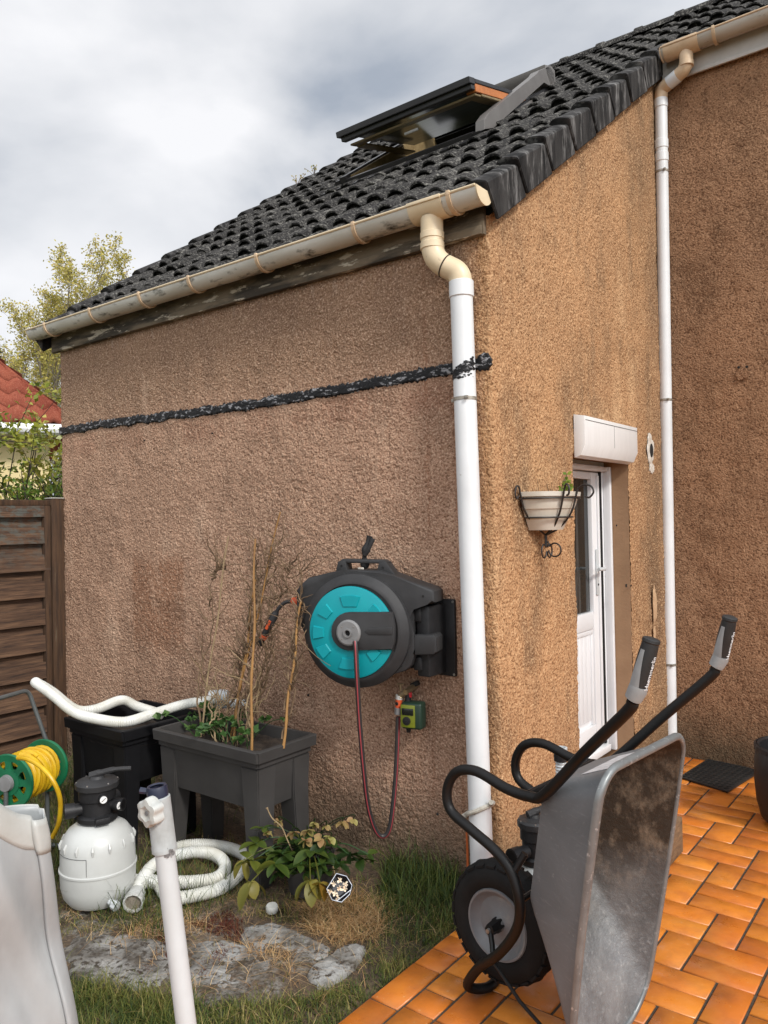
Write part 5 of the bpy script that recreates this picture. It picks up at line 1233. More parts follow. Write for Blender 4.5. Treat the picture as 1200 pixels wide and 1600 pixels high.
# ================================================================== SAND FILTERS
def filter_tank(c, label, R=.170, sc=1.0, yaw=0, gauge=True):
    c = Vector(c); t = thing('sand_filter', label, 'pool filter', c)
    bm = NB(); prof = [(.02, .002), (.09, .0), (.135, .012), (.160, .045), (.171, .09), (.1735, .155), (.1735, .157), (.178, .160), (.178, .168), (.1725, .171), (.170, .26), (.160, .30), (.135, .335), (.10, .358), (.068, .368), (.066, .385)]
    prof = [(r*sc*R/.17, h*sc) for r, h in prof]; lathe(bm, prof, c, (0, 0, 1), 56); tk = obj('tank', bm, M['tank_white'], t, 30)
    for k in range(14):
        a = 2*PI*k/14+.2; d = Vector((math.cos(a), math.sin(a), 0)); rr = R*sc
        p0 = c+d*rr*.945+Vector((0, 0, .302*sc)); p1 = c+d*rr*.995+Vector((0, 0, .262*sc)); bm = NB(); tube(bm, [p0, p0.lerp(p1, .5)+d*.004, p1], [.004, .007, .004], 8); obj('rib', bm, M['tank_white'], tk)
    z = .375*sc
    bm = NB(); lathe(bm, [(.06*sc, z-.010), (.085*sc, z-.006), (.090*sc, z), (.090*sc, z+.018), (.080*sc, z+.026), (.062*sc, z+.028)], c, (0, 0, 1), 40); cl = obj('clamp_ring', bm, M['black_plastic'], t)
    bm = NB(); q = c+Vector((math.cos(yaw-1.0), math.sin(yaw-1.0), 0))*.092*sc+Vector((0, 0, z+.01)); box(bm, q-Vector((.03, .012, .012)), q+Vector((.03, .012, .016)), .004, Matrix.Rotation(yaw-1.0+PI/2, 3, 'Z'), q); obj('clamp_knob', bm, M['black_plastic'], cl)
    bm = NB(); lathe(bm, [(.05*sc, z+.02), (.072*sc, z+.026), (.072*sc, z+.085), (.082*sc, z+.09), (.082*sc, z+.135), (.05*sc, z+.136)], c, (0, 0, 1), 40); vb = obj('valve', bm, M['black_plastic'], t)
    for (ang, ln, rr, zz) in ((yaw+PI+.45, .115, .031, .050), (yaw-.1, .10, .026, .062), (yaw+1.2, .10, .026, .062)):
        d = Vector((math.cos(ang), math.sin(ang), 0)); bm = NB(); p = c+Vector((0, 0, z+zz)); tube(bm, [p+d*.05, p+d*ln*.8, p+d*ln*.8, p+d*(ln+.02), p+d*(ln+.02), p+d*(ln)], [rr*.86, rr*.86, rr, rr*1.05, rr*.8, rr*.75], 24); obj('port', bm, M['black_plastic'], vb)
    bm = NB(); lathe(bm, [(.080*sc, z+.136), (.096*sc, z+.138), (.098*sc, z+.160), (.088*sc, z+.168), (.045*sc, z+.174), (.036*sc, z+.176), (.030*sc, z+.186), (.001, z+.188)], c, (0, 0, 1), 12); cap = obj('valve_cap', bm, M['grey_plastic'], t)
    for k in range(6):
        a = 2*PI*k/6; p = c+Vector((math.cos(a)*.089*sc, math.sin(a)*.089*sc, z+.164)); bm = NB(); lathe(bm, [(.004, 0), (.0035, .004)], p, (0, 0, 1), 8); obj('screw', bm, M['steel'], cap)
    d = Vector((math.cos(yaw+.15), math.sin(yaw+.15), 0)); p = c+Vector((0, 0, z+.186)); bm = NB(); tube(bm, spline([p-d*.03, p+d*.02+Vector((0, 0, .012)), p+d*.08+Vector((0, 0, .022)), p+d*.145+Vector((0, 0, .022))], 5), [.016]*5+[.013]*5+[.010]*5+[.0095], 10); obj('lever', bm, M['grey_plastic'], cap)
    if gauge:
        for (ang, zz, off) in ((yaw-.95, .105, .088), (yaw-.35, .066, .108)):
            d = Vector((math.cos(ang), math.sin(ang), 0)); p = c+Vector((0, 0, z+zz)); bm = NB(); lathe(bm, [(.017, off-.012), (.019, off), (.019, off+.006), (.016, off+.008)], p, d, 20); gg = obj('gauge', bm, M['black_plastic'], t)
            bm = NB(); lathe(bm, [(.0155, off+.0085), (.015, off+.0095), (.001, off+.0096)], p, d, 20); dl = obj('dial', bm, M['gauge'], gg)
            side = Vector((-d.y, d.x, 0)); q = p+d*(off+.0105); bm = NB(); tube(bm, [q-side*.008-Vector((0, 0, .006)), q+side*.009+Vector((0, 0, .007))], .0013, 6); obj('needle', bm, M['black_plastic'], dl)
    return t
cr2 = Vector((cr.x, cr.y, 0)).normalized(); yw = math.atan2(cr2.y, cr2.x)
c1 = Vector((-1.375, -1.075, -.005))-cr2*.038
f1 = filter_tank(c1, 'white pool sand filter with black valve and pressure gauge, left by the planters', R=.163, sc=.955, yaw=yw-.0)
bm = NB(); q = c1+(cr2*.11-Vector((cf.x, cf.y, 0)).normalized()*.135)+Vector((0, 0, .045)); d = (cr2*.8-cf*.5+Vector((0, 0, -.25))).normalized(); lathe(bm, [(.014, -.02), (.014, .0), (.020, .002), (.020, .026), (.013, .028)], q, d, 8); obj('drain_plug', bm, M['white_plastic'], f1)
# faint square label line on the tank
V = []; F = []
def tankp(a, z, r=.1580): return c1+Vector((math.cos(a)*r, math.sin(a)*r, z))
bm = NB(); ac = yw-PI/2
tube(bm, [tankp(ac-.95+.1*k, .240) for k in range(11)], .0009, 5); tube(bm, [tankp(ac+.05, .240-.008*k) for k in range(10)], .0009, 5); obj('label_edge', bm, M['grey_plastic'], f1)
f2 = filter_tank((.262, -.205, .0), 'white sand filter with dark multiport valve on the tiles behind the wheelbarrow', R=.165, sc=.70, yaw=yw+.2, gauge=False)
bm = NB(); c = Vector((.262, -.205, .0)); dlab = Vector((math.cos(ac+.35), math.sin(ac+.35), 0)); box(bm, (-.03, -.002, -.03), (.03, .002, .03), .001); bmesh.ops.rotate(bm, verts=bm.verts, cent=(0, 0, 0), matrix=Matrix.Rotation(ac+.35+PI/2, 3, 'Z')); bmesh.ops.translate(bm, verts=bm.verts, vec=c+dlab*.119+Vector((0, 0, .19))); obj('label', bm, M['sticker'], f2)
# tall white hose standing behind barrow
p0 = ay(876, 1175, -.18); st2 = thing('pool_hose', 'short upright white corrugated hose with black collar behind the wheelbarrow handles', 'hose', (p0.x, p0.y, 0))
bm = NB(); corrug(bm, [Vector((p0.x, p0.y, .0)), Vector((p0.x, p0.y, p0.z+.0))], .021, .0018, .012); obj('hose', bm, M['white_plastic'], st2)
bm = NB(); lathe(bm, [(.024, -.035), (.028, -.033), (.028, .002), (.024, .004)], p0, (0, 0, 1), 14); obj('collar', bm, M['black_plastic'], st2)
bm = NB(); lathe(bm, [(.026, .004), (.027, .018), (.020, .019), (.019, .008)], p0, (0, 0, 1), 20); obj('end_piece', bm, M['white_plastic'], st2)

# ================================================================== PLANTERS
def planter(label, x0, x1, y0, y1, H_, m, soilz=.06, rim=.05, inset=.03, legw=.085, leg_h=.40):
    t = thing('raised_planter', label, 'planter', ((x0+x1)/2, (y0+y1)/2, 0))
    bm = NB()
    def q4(x0, x1, y0, y1, z): return [Vector((x0, y0, z)), Vector((x1, y0, z)), Vector((x1, y1, z)), Vector((x0, y1, z))]
    i = inset; zt = H_; bz = leg_h*.62
    rs = [q4(x0+i+.02, x1-i-.02, y0+i+.02, y1-i-.02, leg_h-.06), q4(x0+i, x1-i, y0+i, y1-i, zt-rim-.03), q4(x0+i*.6, x1-i*.6, y0+i*.6, y1-i*.6, zt-rim-.028), q4(x0+i*.6, x1-i*.6, y0+i*.6, y1-i*.6, zt-rim), q4(x0, x1, y0, y1, zt-rim), q4(x0-.003, x1+.003, y0-.003, y1+.003, zt-.004), q4(x0+.002, x1-.002, y0+.002, y1-.002, zt), q4(x0+.022, x1-.022, y0+.022, y1-.022, zt), q4(x0+.035, x1-.035, y0+.035, y1-.035, zt-.11)]
    rings(bm, rs, caps=(True, False)); be = [e for e in bm.edges if abs(e.verts[0].co.z-e.verts[1].co.z) > .002 and abs((e.verts[0].co-e.verts[1].co).normalized().z) > .5]
    bmesh.ops.bevel(bm, geom=be, offset=.010, segments=3, affect='EDGES'); bmesh.ops.recalc_face_normals(bm, faces=bm.faces)
    obj('box', bm, m, t)
    for sx in (0, 1):
        for sy in (0, 1):
            cx = (x0+i+.005, x1-i-.005)[sx]; cy = (y0+i+.005, y1-i-.005)[sy]; ux = 1 if sx == 0 else -1; uy = 1 if sy == 0 else -1
            bm = NB(); w0, w1 = legw, legw*.72
            rs = []
            for z, w_, o_ in ((-.02, w1, .0), (leg_h-.02, w0, .0), (zt-rim-.035, w0*1.05, .006)):
                o2 = o_+.004
                rs.append([Vector((cx-ux*o2, cy-uy*o2, z)), Vector((cx+ux*w_, cy-uy*o2, z)), Vector((cx+ux*w_, cy+uy*w_, z)), Vector((cx-ux*o2, cy+uy*w_, z))])
            rings(bm, rs); bmesh.ops.bevel(bm, geom=bm.edges[:], offset=.005, segments=2, affect='EDGES'); bmesh.ops.recalc_face_normals(bm, faces=bm.faces); obj('leg', bm, m, t)
    vs, fs = grid(x0+.03, x1-.03, y0+.03, y1-.03, 26, 18, lambda x, y: H_-soilz+.018*noise.noise(Vector((x*14, y*14, 1)))); pydata('soil', vs, fs, M['soil'], t, smooth=True)
    return t
pl1 = planter('black raised planter with a white hose laid across its top', -2.19, -1.655, -.80, -.30, .625, M['planter_black'], soilz=.10)
pl2 = planter('dark grey raised planter holding bamboo canes and dry stems', -1.605, -.845, -.665, -.275, .62, M['planter_grey'], soilz=.055, legw=.10)
# white hose over the black planter
def hz(x, y, z): return az(x, y, z)
hp1 = [hz(340, 1093, .70), hz(290, 1100, .68), hz(240, 1115, .655), hz(195, 1128, .65), hz(150, 1123, .66), hz(115, 1112, .69), hz(85, 1088, .76), hz(58, 1068, .82)]
hw = thing('pool_hose', 'white ribbed pool hose laid over the black planter and the reel handle', 'hose', hz(195, 1128, .65))
hp1 = [Vector(p) for p in hp1]; tip = hp1[-1]
loop = hp1+[tip+Vector((-.045, .03, -.012)), tip+Vector((-.02, .09, -.06)), hz(100, 1108, .70)+Vector((-.06, .10, -.03)), hz(150, 1108, .67), hz(190, 1094, .68), hz(215, 1104, .64), hz(240, 1120, .60)+Vector((.0, .06, 0))]
bm = NB(); corrug(bm, spline(loop, 14), .0255, .0012, .0085, 18); obj('hose', bm, M['hose_white'], hw)
q = hz(336, 1088, .705); bm = NB(); tube(bm, [q-cr*.03, q+cr*.02], .034, 20); lathe(bm, [(.034, 0), (.037, .004), (.037, .05), (.026, .052)], q+cr*.02, cr, 20); obj('end_piece', bm, M['white_plastic'], hw)
pp2 = [hz(330, 1103, .65), hz(385, 1099, .65)]
bm = NB(); tube(bm, [pp2[0]+Vector((-.05, 0, 0)), pp2[1]], .024, 16); obj('connector', bm, M['white_plastic'], hw)
# ---- canes
def cpt(x, y, Y): return ay(x, y, Y)
canes = [((356, 1165), (438, 800), -.47, 'slanting bamboo cane, left of the middle of the grey planter', .0055), ((362, 1168), (400, 905), -.49, 'thick bamboo cane leaning beside the slanting one in the grey planter', .007), ((392, 1175), (399, 842), -.56, 'upright bamboo cane in the middle front of the grey planter', .0068), ((443, 1158), (470, 940), -.50, 'bamboo cane at the right end of the grey planter', .0065), ((313, 1150), (357, 838), -.50, 'pale thin cane at the left end of the grey planter', .005)]
for (a, b, Y, lab, r) in canes:
    pa, pb_ = cpt(*a, Y), cpt(*b, Y+.12); pa = pa.lerp(pb_, -.05); bm = NB(); n = 26; pts = [pa.lerp(pb_, k/n)+Vector((.004*math.sin(k*.5), .003*math.cos(k*.4), 0)) for k in range(n+1)]
    tube(bm, pts, [r*(1-.35*k/n)*(1.25 if k % 5 == 0 else 1) for k in range(n+1)], 9); o = obj('bamboo_cane', bm, M['cane'] if r > .005 else M['straw'], None, loc=tuple(pa)); tag(o, lab, 'cane', 'canes in the grey planter')
# dry vines: each clump one plant
def vine(label, starts, seed, nb=14, m='vine_dry', up_=1.0):
    R = random.Random(seed); t = thing('dried_vine', label, 'dry plant', starts[0][0], 'dry vines climbing the canes'); bm = NB()
    for (a, b) in starts:
        L = (b-a).length; pts = []
        n = 14
        for k in range(n+1): s = k/n; pts.append(a.lerp(b, s)+Vector((math.sin(s*9+seed)*.018, math.cos(s*8+seed)*.018, 0))+Vector((R.gauss(0, .006), R.gauss(0, .006), 0)))
        tube(bm, spline(pts, 3), [.0055*(1-.6*i/(3*n)) for i in range(3*n+1)], 6)
        for j in range(nb+9):
            s = R.uniform(.15, 1); q = a.lerp(b, s); an_ = R.uniform(0, 2*PI); d = Vector((math.cos(an_), math.sin(an_)*.5, R.uniform(.1, 1.3))).normalized(); l = R.uniform(.05, .24)
            e_ = [q]
            for k in range(5): d = (d+Vector((R.gauss(0, .35), R.gauss(0, .2), R.gauss(.05, .3)))).normalized(); e_.append(e_[-1]+d*l/5)
            tube(bm, e_, [.0030*(1-.13*i) for i in range(6)], 5)
    obj('stems', bm, M[m], t)
    return t
C_ = cpt
vine('thin twiggy dry vine on the pale cane at the left end of the grey planter', [(C_(310, 1150, -.5), C_(330, 905, -.40)), (C_(328, 905, -.4), C_(352, 880, -.38))], 1, 12)
vine('tangled dry vine wound round the slanting canes of the grey planter', [(C_(352, 1165, -.48), C_(405, 900, -.38)), (C_(372, 1165, -.5), C_(415, 870, -.36)), (C_(400, 960, -.4), C_(436, 845, -.36)), (C_(366, 1060, -.45), C_(410, 960, -.4))], 2, 16)
vine('dark curling dry vine behind the nozzle of the hose reel', [(C_(398, 1140, -.42), C_(428, 960, -.34)), (C_(428, 960, -.34), C_(455, 880, -.30)), (C_(404, 1120, -.42), C_(432, 905, -.33))], 3, 14)
vine('twiggy dry vine on the right hand cane rising beside the hose reel', [(C_(446, 1155, -.49), C_(462, 1000, -.40)), (C_(462, 1000, -.4), C_(474, 890, -.33)), (C_(450, 1110, -.47), C_(470, 950, -.38))], 4, 16)
vine('brown dry vine standing between the two middle canes of the grey planter', [(C_(378, 1165, -.46), C_(392, 980, -.38)), (C_(388, 1150, -.44), C_(420, 930, -.36)), (C_(392, 980, -.38), C_(402, 850, -.34)), (C_(350, 1150, -.46), C_(385, 1000, -.40))], 9, 12)
vine('pale bleached stems among the leaves of the grey planter', [(C_(330, 1175, -.56), C_(345, 1085, -.46)), (C_(345, 1160, -.52), C_(322, 1070, -.44)), (C_(385, 1160, -.52), C_(400, 1040, -.43))], 6, 5, 'straw')
# herb leaves in the grey planter
R = random.Random(12)
hb = thing('leafy_herb', 'dark green lobed leaves growing at the left of the grey planter', 'plant', C_(340, 1130, -.45)); bm = NB(); tips = []
for k in range(34):
    a = C_(R.uniform(310, 395), 1150, R.uniform(-.56, -.34)); a.z = .57; b = a+Vector((R.gauss(0, .07), R.gauss(-.01, .05), R.uniform(.03, .13))); tube(bm, spline([a, a.lerp(b, .6)+Vector((0, 0, .03)), b], 4), .002, 5); tips.append(b)
obj('stems', bm, M['leaf_herb'], hb)
def f(i): q = R.choice(tips); a = R.uniform(0, 2*PI); return (q, Vector((math.cos(a), math.sin(a), R.uniform(-.2, .5))), R.uniform(.6, 1.3), R.random())
leaves(260, f, .032, M['leaf_herb'], 'foliage', hb, 1.2, curl=.15)
# ================================================================== BASKET ON WALL
bk = thing('wall_planter', 'white tapered flower pot in a black scrolled iron bracket on the side wall', 'wall planter', (0, .56, 1.6))
cy = .425
def half_ring(cy, w, d, z, n=24, x0=.006):
    return [Vector((x0+d*math.sin(PI*k/n)**.8, cy-w*math.cos(PI*k/n), z)) for k in range(n+1)]
lv = [(1.578, .115, .105), (1.605, .132, .118), (1.636, .150, .134), (1.640, .157, .140), (1.675, .172, .153), (1.679, .179, .158), (1.712, .190, .170), (1.735, .195, .174), (1.737, .208, .186), (1.757, .211, .189), (1.759, .199, .178), (1.735, .186, .166)]
bm = NB(); Vv = [[bm.verts.new(p) for p in half_ring(cy, w_, d_, z)] for z, w_, d_ in lv]
for a, b in zip(Vv, Vv[1:]):
    for q in range(24): bm.faces.new((a[q], a[q+1], b[q+1], b[q]))
bm.faces.new(Vv[0][::-1]); bm.faces.new(Vv[-1]); obj('pot', bm, M['pot_white'], bk, 25)
ir = NB(); vtx = Vector((.045, cy-.02, 1.552))
def iron(pts, r=.0048): tube(ir, spline(pts, 7), r, 8)
for s_ in (-1, 1):
    iron([vtx, Vector((.03, cy+s_*.10, 1.60)), Vector((.018, cy+s_*.18, 1.67)), Vector((.014, cy+s_*.215, 1.755))])
    iron([Vector((.014, cy+s_*.215, 1.755)), Vector((.014, cy+s_*.225, 1.782)), Vector((.014, cy+s_*.250, 1.782)), Vector((.014, cy+s_*.262, 1.752)), Vector((.014, cy+s_*.250, 1.726)), Vector((.014, cy+s_*.234, 1.738))])
iron([vtx, Vector((.11, cy, 1.59)), Vector((.17, cy, 1.66)), Vector((.196, cy, 1.74)), Vector((.205, cy, 1.772))])
iron([Vector((.205, cy, 1.772)), Vector((.235, cy, 1.788)), Vector((.270, cy, 1.780)), Vector((.282, cy, 1.752)), Vector((.262, cy, 1.728)), Vector((.240, cy, 1.733))])
iron([vtx, Vector((.10, cy-.05, 1.59)), Vector((.150, cy-.085, 1.66)), Vector((.178, cy-.10, 1.745)), Vector((.186, cy-.105, 1.772)), Vector((.20, cy-.115, 1.79)), Vector((.215, cy-.12, 1.775)), Vector((.212, cy-.118, 1.745)), Vector((.198, cy-.108, 1.738))])
iron([vtx, vtx+Vector((0, 0, -.05))], .007)
for s_ in (-1, 1):
    iron([vtx+Vector((0, 0, -.03))]+[vtx+Vector((.004, s_*(.030+.026*math.cos(a)), -.075+.032*math.sin(a))) for a in [PI*.8-2*PI*k/9 for k in range(9)]], .004)
iron([vtx+Vector((.01, 0, -.03))]+[vtx+Vector((.045+.032*math.cos(a), 0, -.070+.032*math.sin(a))) for a in [PI*.8-2*PI*k/9 for k in range(9)]], .004)
iron([p+Vector((0.004, 0, 0)) for p in half_ring(cy, .202, .181, 1.728, 10)], .004)
iron([p+Vector((0.004, 0, 0)) for p in half_ring(cy, .162, .146, 1.638, 10)], .004)
obj('bracket', ir, M['iron'], bk)
R = random.Random(4)
pw = thing('potted_weed', 'small leafy weeds growing in the pot on the side wall', 'plant', (.06, cy, 1.75)); bm = NB(); tp_ = []
for k in range(14):
    a = Vector((R.uniform(.03, .09), cy+R.uniform(-.15, .17), 1.735)); h_ = R.uniform(.02, .09); b = a+Vector((R.gauss(0, .01), R.gauss(0, .02), h_)); tube(bm, [a, a.lerp(b, .5)+Vector((0, .006, 0)), b], [.0018, .0014, .0008], 5)
for (yo, h_) in ((.02, .085), (.05, .11), (.09, .07)):
    a = Vector((.10, cy+yo, 1.735)); b = a+Vector((.02, .02, h_)); tube(bm, [a, b], .0025, 6); tp_ += [a.lerp(b, s) for s in (.3, .5, .7, 1)]
obj('stems', bm, M['vine_dry'], pw)
def f(i): q = tp_[i % len(tp_)]; a = R.uniform(0, 2*PI); return (q, Vector((math.cos(a), math.sin(a), .5)), R.uniform(.7, 1.2), R.random())
leaves(26, f, .024, M['leaf_green'], 'foliage', pw, 1.5)

# ================================================================== HOSE CART (green discs, yellow hose)
d1 = ad(14, 1222, 3.70); d2 = ad(70, 1204, 3.95); axd = (d2-d1); axd.z = 0; dist = axd.length; axd.normalize()
d2 = d1+axd*dist
cart = thing('hose_cart', 'green hose cart wound with yellow hose by the fence', 'hose cart', (d1.x, d1.y, 0))
nrm_ = Vector((-axd.y, axd.x, 0)); zv = Vector((0, 0, 1))
def disc_at(c, sgn):
    bm = NB(); sg = 48
    R1 = .130
    lathe(bm, [(R1-.030, -.006), (R1, -.010), (R1+.004, 0), (R1, .010), (R1-.006, .008), (R1-.030, .006), (R1-.030, -.006)], c, axd, sg, caps=(False, False))
    lathe(bm, [(.02, -.012), (.062, -.010), (.062, .010), (.02, .012)], c, axd, sg)
    for k in range(8):
        a = 2*PI*k/8; d = nrm_*math.cos(a)+zv*math.sin(a); t = -nrm_*math.sin(a)+zv*math.cos(a)
        rs = []
        for r in (.055, .08, R1-.025):
            w_ = .020 if r != .08 else .014; rs.append([c+d*r+t*x*w_+axd*y*.006 for x, y in ((-1, -1), (1, -1), (1, 1), (-1, 1))])
        rings(bm, rs)
    bmesh.ops.recalc_face_normals(bm, faces=bm.faces); return obj('side_disc', bm, M['green_plastic'], cart)
disc_at(d1, -1); disc_at(d2, 1)
bm = NB(); lathe(bm, [(.02, -.035), (.036, -.033), (.04, -.014), (.02, -.012)], d1, axd, 24); obj('hub_cap', bm, M['hub_grey'], cart)
bm = NB(); lathe(bm, [(.05, .0), (.05, dist)], d1, axd, 24); obj('drum', bm, M['green_plastic'], cart)
R = random.Random(3); turns = 15; pts = []
for lay, rad in enumerate((.076, .095)):
    for k in range(turns*20):
        s = k/(turns*20); s = s if lay == 0 else 1-s; a = k*2*PI/20; wob = .006*math.sin(k*.13+lay)
        pts.append(d1+axd*(.020+(dist-.04)*s+wob)+(nrm_*math.cos(a)+zv*math.sin(a))*(rad+.003*math.sin(k*.37)))
bm = NB(); tube(bm, pts, .0105, 8); 
e0 = pts[-1]; T0 = ad(30, 1182, 3.62)
tail = [ad(28, 1184, 3.60), ad(45, 1187, 3.56), ad(66, 1200, 3.52), ad(84, 1222, 3.50), ad(94, 1250, 3.52), ad(92, 1285, 3.56), ad(82, 1308, 3.6)]
tube(bm, spline(tail, 7), .0105, 10)
# a few crossing coils
for k in range(5):
    a0 = R.uniform(0, 6); s0 = R.uniform(.1, .7); sp = [d1+axd*(.03+(dist-.06)*(s0+.22*math.sin(q/24*PI)))+(nrm_*math.cos(a0+2*PI*q/24)+zv*math.sin(a0+2*PI*q/24))*.108 for q in range(25)]; tube(bm, sp, .0105, 8)
obj('yellow_hose', bm, M['yellow_hose'], cart)
bm = NB(); hA = ad(44, 1078, 3.98); hB = ad(74, 1162, 4.0); hC = ad(-60, 1108, 3.55); tube(bm, fillet([Vector((hB.x, hB.y, hB.z)), hA, hC], .04, 6), .0105, 12)
tube(bm, [hB, Vector((hB.x+.02, hB.y-.02, .02))], .0105, 12); tube(bm, [d1-axd*.02, Vector((d1.x, d1.y, .02))-axd*.03], .0105, 12); tube(bm, [d2+axd*.012, Vector((d2.x, d2.y, .02))+axd*.02], .0105, 12); tube(bm, [Vector((d1.x, d1.y, .02))-axd*.03-nrm_*.15, Vector((d1.x, d1.y, .02))-axd*.03+nrm_*.15], .0105, 12); tube(bm, [Vector((d2.x, d2.y, .02))+axd*.02-nrm_*.15, Vector((d2.x, d2.y, .02))+axd*.02+nrm_*.15], .0105, 12)
obj('frame', bm, mat('cart_tube', (.13, .14, .14), (.09, .10, .10), 10, rough=.4, metal=.4), cart)

# ================================================================== POOL LINER + POLE
pw = thing('pool_liner_wall', 'upright folded grey white pool liner wall with a stitched hem, left foreground', 'pool liner', ad(20, 1400, 2.0)*1.0)
D0 = 2.05
edge = lambda z: 0
# plan curve: front sheet comes from the left, folds at the right edge and doubles back
rt = ad(70, 1262, D0); lf_ = ad(-160, 1240, 1.80); rv = Vector((rt.x-lf_.x, rt.y-lf_.y, 0)).normalized(); nv = Vector((-rv.y, rv.x, 0))
if nv.dot(cf) < 0: nv = -nv
plan = [lf_, lf_+rv*.18-nv*.02, lf_+rv*.30, rt-rv*.03-nv*.014, rt, rt-rv*.008+nv*.020, rt-rv*.05+nv*.035, rt-rv*.14+nv*.028, rt-rv*.20+nv*.045, rt-rv*.27+nv*.09]
plan = [Vector((p.x, p.y, 0)) for p in plan]; sp = spline(plan, 10); ztopL = .915
def ztop_at(s): 
    return ztopL-.005+.012*math.sin(s*5)
V = []; F = []; nz = 60; n = len(sp); base_r = Vector((rt.x, rt.y, 0))
for j in range(nz+1):
    t = j/nz
    for i, p in enumerate(sp):
        s = i/(n-1); zt_i = .925-.075*min(1, max(0, (sp[i]-sp[0]).dot(rv)/.42))+.02*math.exp(-((s-.15)/.1)**2)
        if s > .55: zt_i += .010
        dr = (rt-p-Vector((0, 0, rt.z-p.z))).dot(rv); zt_i += .075*min(1, max(0, (dr-.06)/.10))**1.5 if s < .5 else .02
        z = zt_i*(1-t)-.01*t
        hgt = (zt_i-z)
        fl = rv*(.125*hgt)*(1 if s < .65 else .9)                 # flares outwards towards the bottom
        fold = nv*(.016*math.sin((p-sp[0]).dot(rv)*15+hgt*11)*min(1, hgt*3)+.008*math.sin((p-sp[0]).dot(rv)*37-hgt*14+1)*min(1, hgt*3)+.014*noise.noise(Vector((p.x*6, p.y*6, z*4))))
        V.append(tuple(p+fl+fold+Vector((0, 0, z))))
for j in range(nz):
    for i in range(n-1): a = j*n+i; F.append((a, a+1, a+n+1, a+n))
o = pydata('sheet', V, F, M['liner'], pw, smooth=True); md = o.modifiers.new('thick', 'SOLIDIFY'); md.thickness = .004
V2 = []; F2 = []; rowsn = 6
for j in range(rowsn+1):
    for i, p in enumerate(sp):
        a = Vector(V[i]); b = Vector(V[n*int(.095/.92*nz) + i]); q = a.lerp(b, j/rowsn); bul = .004+.004*math.sin(PI*j/rowsn)
        nx = sp[min(i+1, n-1)]-sp[max(i-1, 0)]; nn = Vector((nx.y, -nx.x, 0)).normalized(); V2.append(tuple(q+nn*bul+Vector((0, 0, .003 if j == 0 else 0))))
for j in range(rowsn):
    for i in range(n-1): a = j*n+i; F2.append((a, a+1, a+n+1, a+n))
o = pydata('hem', V2, F2, M['liner_hem'], pw, smooth=True); md = o.modifiers.new('thick', 'SOLIDIFY'); md.thickness = .003; md.offset = 0
b = Vector(V[nz*n+int(n*.38)])
bm = NB(); tube(bm, [b+Vector((0, 0, .25))+rv*.02, b+rv*.05+Vector((0, 0, 0))], .022, 14); obj('foot', bm, M['white_plastic'], pw)
# white pole with knob
pa = ad(246, 1238, 1.6); pbm = ad(291, 1600, 1.6); dv = (pbm-pa).normalized(); bot = pa+dv*((pa.z)/-dv.z)
pole = thing('pool_pole', 'white plastic pole with a star knob and navy plug standing in front of the filter', 'pole', bot)
bm = NB(); tube(bm, [pa+dv*.06, bot], .0205, 28); pb3 = obj('tube', bm, M['white_plastic'], pole)
bm = NB(); lathe(bm, [(.0215, 0), (.0245, .002), (.0247, .100), (.0255, .102), (.0255, .112), (.021, .114)], pa+dv*.008, dv, 28); obj('sleeve', bm, mat('dirty_white', (.38, .40, .40), (.29, .30, .29), 30, rough=.55, bsc=60, bd=.001), pole)
bm = NB(); lathe(bm, [(.014, -.012), (.016, -.014), (.0195, -.014), (.0215, -.008), (.0215, .012)], pa, dv, 24, caps=(False, False)); lathe(bm, [(.001, .004), (.0145, .003)], pa, dv, 16); tube(bm, [pa-dv*.002-cr*.018, pa-dv*.004-cr*.035], [.006, .007], 8); obj('plug', bm, M['navy'], pole)
kd = (-cr*.55-cf*.80-cu*.05).normalized(); kc = ad(236, 1268, 1.575)
bm = NB(); n_, b_ = frame_of(kd); n_ = (cu-kd*cu.dot(kd)).normalized(); b_ = kd.cross(n_)
rs = []
for (f_, h_) in ((.3, -.018), (.62, -.016), (.95, -.012), (1, -.004), (1, .008), (.93, .013), (.55, .015), (.40, .012), (.2, .011), (.02, .011)):
    rs.append([kc+kd*h_+(n_*math.cos(2*PI*k/48)+b_*math.sin(2*PI*k/48))*(.0275*f_*(1+.13*f_*math.cos(6*2*PI*k/48))) for k in range(48)])
rings(bm, rs); bmesh.ops.recalc_face_normals(bm, faces=bm.faces); kn = obj('knob', bm, M['cap_white'], pole, 40)
bm = NB(); lathe(bm, [(.005, .0112), (.0045, .0125), (.001, .0125)], kc, kd, 12); obj('knob_screw', bm, M['hub_grey'], kn)
bm = NB(); tube(bm, [kc-kd*.01, kc-kd*.035], .010, 12); obj('knob_stem', bm, M['cap_white'], kn)
# scuffed mark on pole
bm = NB()
R = random.Random(8)
mk = [(259, 1331), (262, 1337), (261, 1327), (266, 1330), (265, 1335), (269, 1329), (270, 1333), (258, 1338)]
for x, y in mk:
    d_ = ray(x, y); p = CAM+d_*(1.6-.0212); s = R.uniform(.0022, .0042)
    vs = [bm.verts.new(p+cr*math.cos(q)*s+cu*math.sin(q)*s*1.3) for q in [2*PI*j/7 for j in range(7)]]; bm.faces.new(vs)
obj('scuff', bm, M['hub_grey'], pole, smooth=0)

